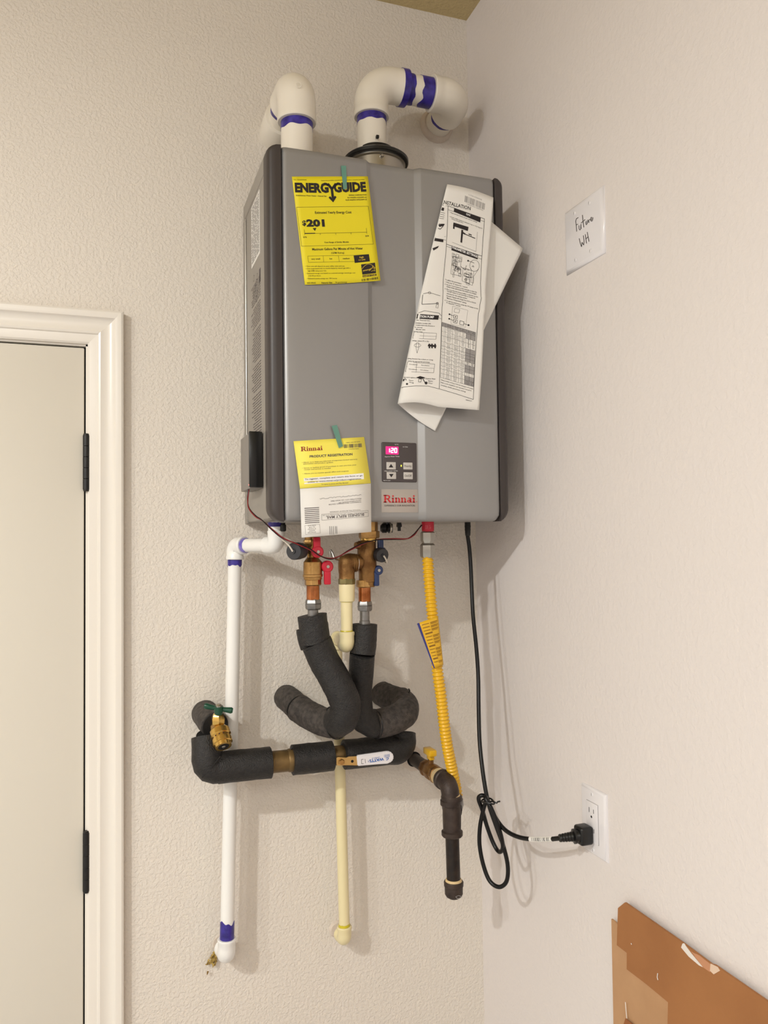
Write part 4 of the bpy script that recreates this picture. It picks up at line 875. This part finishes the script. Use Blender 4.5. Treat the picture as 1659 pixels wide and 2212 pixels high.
# ------------------------------------------------------------------ hose bib and its foam stub
hb = thing('hose_spigot', 'small brass hose spigot with green tee handle in front of grey foam stub', 'faucet', at(481, 1622, -.13))
sleeve([at(442, 1540, .004), at(452, 1553, -.045), at(464, 1567, -.088)], .0265, m_foamg, hb, label='grey foam stub from the wall')
bm = B(); a_ = at(464, 1567, -.0885); b_ = at(465.2, 1568.2, -.0915); lathe(bm, a_, b_, [(0, .0250), (1, .0245)], 30); part('foam_cut_face', bm, m_foamin, hb)
bm = B(); lathe(bm, at(463, 1567, -.088), at(472, 1575, -.112), [(0, .009), (.5, .009), (.5, .0125), (1, .0125)], 20); part('inlet_shank', bm, m_brassp, hb)
bm = B(); sweep(bm, cr([at(471, 1553, -.125), at(471, 1568, -.120), at(472, 1578, -.122), at(476, 1592, -.134)], 5), [.0105]*5+[.0135]*6+[.0125]*5, 24); part('spigot_body', bm, mat('sandcast_brass', (176, 142, 90), .4, .8, bump=.0004), hb)
bm = vl(471, -.126, [(1541, 20), (1544, 24), (1552, 30), (1562, 29), (1566, 24)], 6); part('bonnet_nut', bm, m_brassp, hb)
bm = vl(471.5, -.126, [(1530, 10), (1542, 10)], 14); part('stem', bm, m_brassp, hb)
a_ = at(474, 1576, -.128); b_ = at(483, 1613, -.152)
bm = B(); lathe(bm, a_, b_, [(0, .0165), (.06, .0185), (.36, .0190), (.40, .0170), (.55, .0170), (.58, .0185), (.80, .0182), (.83, .0155), (1, .0150)], 32); vbk = part('vacuum_breaker', bm, m_brassp, hb, 'brass vacuum breaker with open end')
d_ = (b_-a_).normalized(); up = V(0, 0, 1); n_ = (up-d_*up.dot(d_)).normalized(); bb_ = d_.cross(n_)
for k in range(14):
    an = 2*math.pi*k/14; c0 = a_+(b_-a_)*.47+(n_*math.cos(an)+bb_*math.sin(an))*.0165; bm = B(); lathe(bm, c0, c0+(n_*math.cos(an)+bb_*math.sin(an))*.0008, [(0, .0015), (1, .0015)], 8); part('vent_hole', bm, mat('hole_brown', (70, 34, 14), .7), vbk)
bm = B(); lathe(bm, b_-d_*.0002, b_+d_*.0005, [(0, .0105), (1, .0100)], 24); part('outlet_bore', bm, m_dark, vbk)
bm = B(); lathe(bm, b_, b_+d_*.0012, [(0, .004), (1, .003)], 14); part('poppet', bm, m_steel, vbk)
g0, g1, gc = at(441, 1524, -.128), at(503, 1535, -.138), at(472, 1531, -.133)
bm = B(); sweep(bm, [g0, g0+(gc-g0)*.12, g0+(gc-g0)*.35, g0+(gc-g0)*.75, gc, gc+(g1-gc)*.25, gc+(g1-gc)*.65, gc+(g1-gc)*.88, g1], [.0042, .0058, .0052, .0042, .0052, .0042, .0052, .0060, .0042], 18); lathe(bm, gc+V(0, 0, -.010), gc+V(0, -.002, .005), [(0, .007), (.4, .0085), (1, .0085)], 18); hd_ = part('tee_handle', bm, m_green, hb, 'green painted tee handle')
bm = B(); lathe(bm, gc+V(0, -.002, .004), gc+V(0, -.003, .0095), [(0, .0062), (.6, .0058), (1, .0035)], 16); part('handle_screw', bm, m_steel, hd_)

# ------------------------------------------------------------------ gas: flexible yellow line
fx = thing('gas_flex_line', 'yellow corrugated flexible gas line hanging from the heater to the black iron tee', 'gas line', at(990, 1730, -.16))
YG = -.205
part('inlet_nut', vl(923.5, YG, [(1146, 22), (1151, 31), (1167, 31), (1172, 25), (1174, 24)], 6), m_steel, fx)
part('flare_nut', vl(923.5, YG, [(1173, 24), (1178, 32.5), (1201, 32.5), (1205, 27)], 6), m_steel, fx)
fp = cr([at(923.5, 1203, YG), at(926, 1240, YG), at(931, 1300, YG), at(936, 1350, YG), at(941, 1400, YG), at(945, 1450, YG), at(952, 1500, YG+.004), at(959, 1560, YG+.01), at(966, 1610, YG+.018), at(974, 1650, YG+.026), at(982, 1690, YG+.034), at(987, 1716, YG+.036), at(988, 1733, YG+.03)], 24)
d = [0]
for a_, b_ in zip(fp, fp[1:]): d.append(d[-1]+(b_-a_).length)
tot = d[-1]; N = int(tot/.00115); pts = []; rad = []; j = 0
for k in range(N+1):
    s_ = tot*k/N
    while j < len(d)-2 and d[j+1] < s_: j += 1
    pts.append(fp[j].lerp(fp[j+1], (s_-d[j])/(d[j+1]-d[j]))); rad.append(.0104+.0014*math.cos(s_/.0074*2*math.pi))
bm = B(); sweep(bm, pts, rad, 22); part('corrugated_tube', bm, m_yell, fx, sharp=70)
part('end_nut', (lambda b: lathe(b, at(988, 1728, YG+.03), at(984, 1745, YG+.012), [(0, .012), (.2, .0145), (1, .0145)], 6))(B()), m_steeld, fx)
def ftag(u, v):
    TL, TR, BR, BL = (901, 1347), (946, 1331), (957.5, 1436), (937.5, 1444)
    x = (TL[0]*(1-u)+TR[0]*u)*(1-v)+(BL[0]*(1-u)+BR[0]*u)*v; y = (TL[1]*(1-u)+TR[1]*u)*(1-v)+(BL[1]*(1-u)+BR[1]*u)*v
    return at(x, y, YG-.0135-.004*math.sin(u*math.pi))
tg = curved_sheet(ftag, 10, 12, m_yell, 'warning_tag', fx, .0008); tg['label'] = 'yellow warning tag with dark blue edge'
def ftb(u, v): p = ftag(0, v); q = ftag(.1, v); return p+V(-.0005, -.0006, 0)+(q-p)*(u*1.1)
bm = B(); G = [[bm.verts.new(ftb(i, j/8)) for j in range(9)] for i in (0, 1)]
for j in range(8): bm.faces.new((G[0][j], G[0][j+1], G[1][j+1], G[1][j]))
part('tag_edge', bm, mat('tag_blue', (44, 48, 120), .5), tg, smooth=False)
P = Print(lambda u, v: ftag(u, v)+V(0, -.0012, 0)); Rg = random.Random(5)
for k in range(13):
    v_ = .06+k*.068
    if k % 4 == 3: P.line(.2, v_, .6, v_+.01, .03); continue
    P.line(.16+.02*Rg.random(), v_, .52, v_+.012, .012, 2); P.line(.58, v_+.01, .94, v_+.018, .012, 2); P.line(.58, v_+.036, .9, v_+.044, .01, 2)
P.done('tag_print', mat('tag_brown_ink', (128, 88, 10), .6), tg)
# black iron gas pipe
gw = at(893, 1639, 0); gx, gz = gw.x, gw.z
gp_ = thing('gas_drip_leg', 'black iron gas pipe out of the wall with elbow, tee and capped drip leg', 'gas pipe', at(980, 1940, -.2))
YT = -.198
bm = B(); lathe(bm, (gx, .003, gz), (gx, -.004, gz), [(0, .030), (.5, .026), (1, .019)], 22)
for v in bm.verts: v.co += V(noise.noise(v.co*60)*.004, 0, noise.noise(v.co*70+V(3, 3, 3))*.004)
part('wall_patch', bm, m_patch, gp_, 'rough patched hole around the pipe')
bm = B(); lathe(bm, (gx, -.0042, gz), (gx, -.005, gz), [(0, .0165), (1, .0160)], 24); part('wall_hole', bm, m_dark, gp_)
bm = B(); sweep(bm, [(gx, .01, gz), (gx, -.075, gz)], .0134, 26); part('wall_nipple', bm, m_iron, gp_)
bm = B(); lathe(bm, (gx, -.070, gz), (gx, -.138, gz), [(0, .0168), (.1, .0175), (.2, .0175), (.24, .0155), (.42, .0175), (.72, .0175), (.76, .0155), (.84, .0178), (.97, .0178), (1, .016)], 8); gv = part('shutoff_valve', bm, m_bronze, gp_, 'small brass shutoff valve')
bm = B(); lathe(bm, (gx, -.136, gz), (gx, -.1405, gz), [(0, .0152), (1, .0168)], 24); part('pipe_dope', bm, m_dope, gp_)
bm = B(); lathe(bm, (gx, -.1, gz+.012), (gx, -.1, gz+.026), [(0, .006), (1, .006)], 14); part('valve_stem', bm, m_bronze, gv)
bm = B(); hz_ = gz+.026
box(bm, (gx-.006, -.110, hz_-.002), (gx+.005, -.092, hz_+.018), .002); box(bm, (gx-.011, -.120, hz_+.008), (gx+.006, -.084, hz_+.021), .0025); part('yellow_handle', bm, m_yell, gv, 'yellow plastic valve handle')
bm = B(); _, s, e = elbow(bm, (gx, YT, gz), (0, -1, 0), (0, 0, -1), .022, .018, .0178, .0200, .010); part('street_elbow', bm, m_malle, gp_, 'black iron elbow')
tz = [at(977, y, YT).z for y in (1716, 1724, 1800, 1806, 1902, 1912, 1940)]
txc = at(976, 1760, YT).x; gx2 = (gx+txc)/2
bm = B(); sweep(bm, [(gx, YT, e.z+.004), (txc, YT, tz[1])], .0150, 24); part('elbow_tail', bm, m_malle, gp_)
bm = B(); lathe(bm, (txc, YT, tz[0]+.003), (txc, YT, tz[1]), [(0, .0145), (.4, .0175), (1, .0180)], 26); part('pipe_dope', bm, m_dope, gp_)
bm = B(); lathe(bm, (txc, YT, tz[0]-.001), (txc, YT, tz[3]), [(0, .0190), (.03, .0208), (.12, .0208), (.15, .0175), (.5, .0182), (.85, .0175), (.88, .0208), (.97, .0208), (1, .0190)], 32)
lathe(bm, (txc+.004, YT, (tz[0]+tz[3])/2+.006), (txc+.013, YT+.030, (tz[0]+tz[3])/2+.006), [(0, .0165), (.6, .0165), (.64, .0195), (1, .0195)], 26); part('tee', bm, m_malle, gp_, 'black iron tee')
xb = at(980, 1910, YT).x
bm = B(); sweep(bm, [(txc, YT, tz[3]+.004), (xb, YT, tz[4]-.006)], .01345, 28); part('drip_nipple', bm, m_iron, gp_)
bm = B(); lathe(bm, (xb, YT, tz[4]+.003), (xb, YT, tz[5]), [(0, .0150), (.5, .0172), (1, .0176)], 26); part('pipe_dope', bm, m_dope, gp_)
bm = B(); lathe(bm, (xb, YT, tz[4]-.001), (xb, YT, tz[6]), [(0, .0178), (.06, .0192), (.28, .0190), (.32, .0178), (.75, .0176), (.9, .0150), (1, .010)], 30); cap = part('end_cap', bm, m_malle, gp_, 'black iron end cap')
P = Print(lambda x, y: V(xb+(x-981)*.00088, YT-math.sqrt(max(0, .0186**2-((x-981)*.00088)**2)), at(981, y, YT).z)); P.path([(976, 1928), (983, 1926), (989, 1929), (986, 1933), (980, 1932), (976, 1928)], 1.1); P.disc(993, 1932, .8, n=6); P.done('casting_mark', m_inkl, cap)

# ------------------------------------------------------------------ power cord
pc = thing('power_cord', 'black power cord from under the heater, coiled, tied and plugged into the wall outlet', 'power cord', at(1080, 1915, -.27))
part('strain_relief', vl(1010, -.16, [(1126, 13), (1135, 13), (1136, 14), (1142, 12.5), (1143, 13.5), (1149, 12), (1150, 12.5), (1157, 11), (1158, 8)], 14), m_black, pc)
path = [(1010, 1156, -.16), (1014, 1185, -.162), (1017, 1225, -.165), (1019, 1270, -.17), (1022, 1330, -.18), (1029, 1400, -.19), (1033, 1460, -.2), (1034, 1530, -.215), (1036, 1600, -.23), (1042, 1660, -.248), (1050, 1712, -.262), (1058, 1745, -.269), (1072, 1785, -.278), (1088, 1830, -.286), (1097, 1872, -.289), (1094, 1904, -.283), (1078, 1916, -.270), (1058, 1903, -.253), (1044, 1868, -.240), (1036, 1825, -.233), (1037, 1785, -.236), (1044, 1750, -.248), (1049, 1731, -.255), (1047, 1720, -.257), (1038, 1719, -.254), (1034, 1727, -.249), (1042, 1750, -.244), (1052, 1785, -.243), (1066, 1822, -.252), (1078, 1840, -.267), (1086, 1832, -.284), (1083, 1808, -.295), (1074, 1778, -.295), (1062, 1748, -.288), (1052, 1730, -.280), (1049, 1722, -.274), (1053, 1728, -.270), (1062, 1750, -.273), (1076, 1775, -.286), (1094, 1795, -.306), (1120, 1808, -.335), (1150, 1813, -.366), (1185, 1813, -.405), (1214, 1810, -.438)]
cpth = cr([at(*p) for p in path], 7)
bm = B(); sweep(bm, cpth, .0040, 14); part('cable', bm, m_cord, pc)
bm = B(); sweep(bm, [at(1049, 1728, -.262), at(1056, 1732, -.270), at(1064, 1731, -.284), at(1069, 1733, -.29), at(1073, 1735, -.292), at(1075, 1732, -.292), at(1080, 1731, -.292)], .0016, 8); t_ = at(1054, 1731, -.276)
sweep(bm, [t_+V(.011*math.cos(a*.5), .016*math.sin(a*.5), .002*math.sin(a)) for a in range(14)], .0016, 8); part('twist_tie', bm, m_black, pc)
s0, s1 = at(1145, 1812.6, -.3605), at(1192, 1812.6, -.4125); dl = (s1-s0)
bm = B(); ii = [p for p in cpth if s0.x-.001 < p.x < s1.x+.001 and p.y < -.35]; sweep(bm, ii, .0046, 18); fl = part('cord_label', bm, m_paper, pc, 'white barcode label around the cord')
def flab(x, y):
    t = (x-1145)/47*(len(ii)-1); k = min(len(ii)-2, max(0, int(t))); p = ii[k].lerp(ii[k+1], t-k); vdir = (CAM-p).normalized(); dd_ = (ii[k+1]-ii[k]).normalized(); upv = dd_.cross(vdir).normalized(); vdir = upv.cross(dd_).normalized()
    a_ = max(-1.3, min(1.3, (y-1812.6)*.16)); return p+(vdir*math.cos(a_)-upv*math.sin(a_)*(1 if upv.z > 0 else -1))*.0048
P = Print(flab)
for k in range(22):
    if Rg.random() < .8:
        w_ = Rg.choice((.5, .8, 1.1)); x_ = 1150+k*1.75
        for q in range(4): P.poly([(x_, 1808.5+q*2), (x_+w_, 1808.5+q*2), (x_+w_, 1810.5+q*2), (x_, 1810.5+q*2)])
P.done('label_print', m_ink, fl)
# plug: strain relief + right angle body
pa = at(1213, 1810, -.438); XO = XR-.0085; pb = atx(1279, 1803, XO-.004)
pd = V(XO-pa.x, pb.y-pa.y+.008, (pb.z-pa.z)*.6)
bm = B(); L_ = pd.length; pu = pd.normalized()
prf = []
for k in range(5): prf += [(k*.085, .0062+.0004*k), (k*.085+.05, .0068+.0004*k), (k*.085+.052, .0056+.0004*k), (k*.085+.083, .0056+.0004*k)]
lathe(bm, pa-pu*.004, pa+pu*L_, prf+[(.43, .0085), (.44, .0125), (.50, .0125), (.51, .0100), (.60, .0110)], 24); part('plug_neck', bm, m_black, pc)
q0 = pa+pu*L_*.52; bm = B(); box(bm, (q0.x, q0.y-.0135, q0.z-.0145), (XO-.0001, q0.y+.0125, q0.z+.0165), .0045, 3); part('plug_body', bm, m_black, pc, 'black three pin plug body')

# ------------------------------------------------------------------ wall plates on the right wall
def rplate(y0, y1, z0, z1, th, bev, name, m, parent):
    bm = B(); X0 = XR+.0005; X1 = XR-th
    a_ = [(X0, y0, z0), (X0, y1, z0), (X0, y1, z1), (X0, y0, z1)]
    b_ = [(XR-.0015, y0, z0), (XR-.0015, y1, z0), (XR-.0015, y1, z1), (XR-.0015, y0, z1)]
    c_ = [(X1+.001, y0+bev*.75, z0+bev*.75), (X1+.001, y1-bev*.75, z0+bev*.75), (X1+.001, y1-bev*.75, z1-bev*.75), (X1+.001, y0+bev*.75, z1-bev*.75)]
    d_ = [(X1, y0+bev*1.3, z0+bev*1.3), (X1, y1-bev*1.3, z0+bev*1.3), (X1, y1-bev*1.3, z1-bev*1.3), (X1, y0+bev*1.3, z1-bev*1.3)]
    R_ = [[bm.verts.new(p) for p in r] for r in (a_, b_, c_, d_)]
    for i in range(3):
        for j in range(4): bm.faces.new((R_[i][j], R_[i][(j+1) % 4], R_[i+1][(j+1) % 4], R_[i+1][j]))
    bm.faces.new(R_[3]); bm.faces.new(list(reversed(R_[0]))); return part(name, bm, m, parent, sharp=60)
def screw(y, z, X, parent):
    bm = B(); lathe(bm, (X+.0004, y, z), (X-.0012, y, z), [(0, .0036), (.5, .0036), (1, .0024)], 16); s = part('screw', bm, m_plate, parent)
    bm = B(); box(bm, (X-.0014, y-.0004, z-.0022), (X-.0011, y+.0004, z+.0022)); part('screw_slot', bm, m_inkl, s, smooth=False)
bp_ = thing('blank_wall_plate', 'white blank wall plate with handwritten Future WH high on the right wall', 'wall plate', (XR, -.4615, 2.1145))
pl = rplate(-.521, -.402, 2.1145, 2.2305, .006, .006, 'plate', m_plate, bp_)
for y in (-.4385, -.4845):
    for z in (2.130, 2.2145): screw(y, z, XR-.006, bp_)
P = Print(lambda x, y: atx(1180+x/9.22, 380+y/9.22, XR-.0063)); W_ = 12
P.path([(640, 828), (600, 850), (585, 900), (596, 985), (605, 1108)], W_); P.line(590, 975, 632, 960, W_)
P.path([(650, 985), (652, 1050), (668, 1078), (684, 1060), (690, 960), (690, 1030), (700, 1048)], W_)
P.path([(718, 778), (732, 900), (748, 1026)], W_+2); P.line(690, 940, 775, 868, W_)
P.path([(785, 905), (788, 960), (800, 975), (812, 950), (812, 890), (818, 950)], W_)
P.path([(826, 870), (846, 935), (846, 890), (858, 868), (876, 866)], W_)
P.path([(880, 888), (905, 868), (908, 822), (888, 828), (880, 870), (894, 902), (915, 895), (930, 852), (930, 825)], W_)
P.path([(655, 1245), (680, 1350), (702, 1412), (712, 1320), (745, 1378), (752, 1300), (738, 1185)], W_+1)
P.path([(775, 1162), (788, 1250), (802, 1345)], W_+1); P.path([(815, 1118), (834, 1220), (850, 1308)], W_+1); P.line(784, 1262, 838, 1205, W_)
P.done('handwriting', mat('grey_marker', (70, 62, 62), .6), pl)
op = thing('wall_outlet', 'white outlet low on the right wall with the black plug in its lower socket', 'outlet', (XR, -.45, 1.0885))
pl = rplate(-.4875, -.4145, 1.0885, 1.2025, .0062, .004, 'cover_plate', m_plate, op)
bm = B(); box(bm, (XR-.0085, -.4675, 1.112), (XR-.005, -.4345, 1.1790), .0006); ins_ = part('receptacle', bm, m_plate, op)
bm = B()
for (y0, y1, z0, z1) in ((-.4680, -.4340, 1.1786, 1.1794), (-.4680, -.4340, 1.1112, 1.112), (-.4684, -.4674, 1.112, 1.179), (-.4346, -.4336, 1.112, 1.179)): box(bm, (XR-.0064, y0, z0), (XR-.006, y1, z1))
part('receptacle_gap', bm, m_inkl, op, smooth=False)
for zc_ in (1.1620, 1.1290):
    bm = B(); XX = XR-.00865
    box(bm, (XX, -.4445-.0007, zc_-.001), (XX+.0004, -.4445+.0007, zc_+.0075)); box(bm, (XX, -.4575-.0007, zc_-.000), (XX+.0004, -.4575+.0007, zc_+.0070)); lathe(bm, (XX+.0004, -.451, zc_-.007), (XX, -.451, zc_-.007), [(0, .0022), (1, .0022)], 10)
    part('socket_slots', bm, m_dark, op, smooth=False)
for z in (1.1925, 1.0985): screw(-.451, z, XR-.0062, op)

# ------------------------------------------------------------------ cardboard
cb = thing('cardboard_sheet', 'large flat brown cardboard with peeled stepped edge leaning on the right wall at bottom corner', 'cardboard', (XR-.02, -.9, 0))
XC = XR-.012
def c3(px, py, X): return atx(px, py, X)
e1_ = c3(1320.5, 1985, XC+.004); e2_ = c3(1335, 1994, XC+.004); y_far = -1.35; ztop = c3(1349, 1950, XC).z
bm = B()
lowz = .02
prism(bm, [(XC+.004, e1_.y, e1_.z), (XC+.004, e1_.y-.014, e1_.z-.001), (XC+.004, -.60, ztop-.03), (XC+.004, y_far, ztop-.03), (XC+.004, y_far, lowz), (XC+.004, c3(1316, 2212, XC).y, lowz)], (.003, 0, 0)); part('back_ply', bm, m_cardl, cb, 'paler peeled ply', smooth=False)
def cpx(X, Y, XX=XC): return atx(1200+X/3.614, 1920+Y/3.614, XX)
F = [cpx(540, 107), cpx(487, 150), cpx(478, 440), cpx(556, 500), cpx(555, 628), cpx(700, 738), cpx(878, 886), cpx(874, 1055)]
edge = [(x.x, x.y, x.z) for x in F]+[(XC, F[-1].y+.002, lowz), (XC, y_far, lowz), (XC, y_far, ztop), (XC, cpx(1240, 590).y, ztop), (XC, cpx(1215, 600).y, ztop-.002), (XC, cpx(985, 430).y, ztop)]
bm = B(); prism(bm, edge, (.0035, 0, 0)); part('front_ply', bm, m_card, cb, 'darker brown face ply', smooth=False)
bm = B(); prism(bm, [cpx(990, 428, XC-.0006), cpx(1000, 425, XC-.0006), cpx(1060, 505, XC-.0006), cpx(1150, 612, XC-.0006), cpx(1120, 598, XC-.0006), cpx(1040, 530, XC-.0006), cpx(980, 458, XC-.0006)], (.001, 0, 0)); part('torn_patch', bm, m_cardt, cb, 'torn strip showing white ply', smooth=False)
bm = B(); prism(bm, [cpx(1060, 490, XC-.0007), cpx(1120, 520, XC-.0007), cpx(1210, 590, XC-.0007), cpx(1205, 650, XC-.0007), cpx(1150, 612, XC-.0007)], (.001, 0, 0)); part('peeled_patch', bm, mat('peeled_pink_ply', (196, 140, 104), .85), cb, smooth=False)
bm = B(); prism(bm, [cpx(1210, 585, XC-.0009), cpx(1262, 610, XC-.0009), cpx(1282, 640, XC-.0009), cpx(1235, 668, XC-.0009), cpx(1205, 640, XC-.0009)], (.001, 0, 0)); part('packing_tape', bm, mat('clear_packing_tape', (224, 196, 172), .2), cb, smooth=False)
bm = B(); prism(bm, [cpx(545, 1012, XC-.0006), cpx(530, 1060, XC-.0006), cpx(620, 1100, XC-.0006), cpx(600, 1055, XC-.0006)], (.001, 0, 0)); part('torn_patch', bm, mat('dark_torn_ply', (150, 92, 50), .85), cb, smooth=False)
bm = B()
for pts in (((545, 885), (552, 960), (556, 1010)), ((798, 660), (794, 690), (800, 712)), ((590, 424), (594, 436))): sweep(bm, [cpx(x, y, XC-.001) for x, y in pts], .0007, 5)
part('lint_thread', bm, m_cardt, cb)
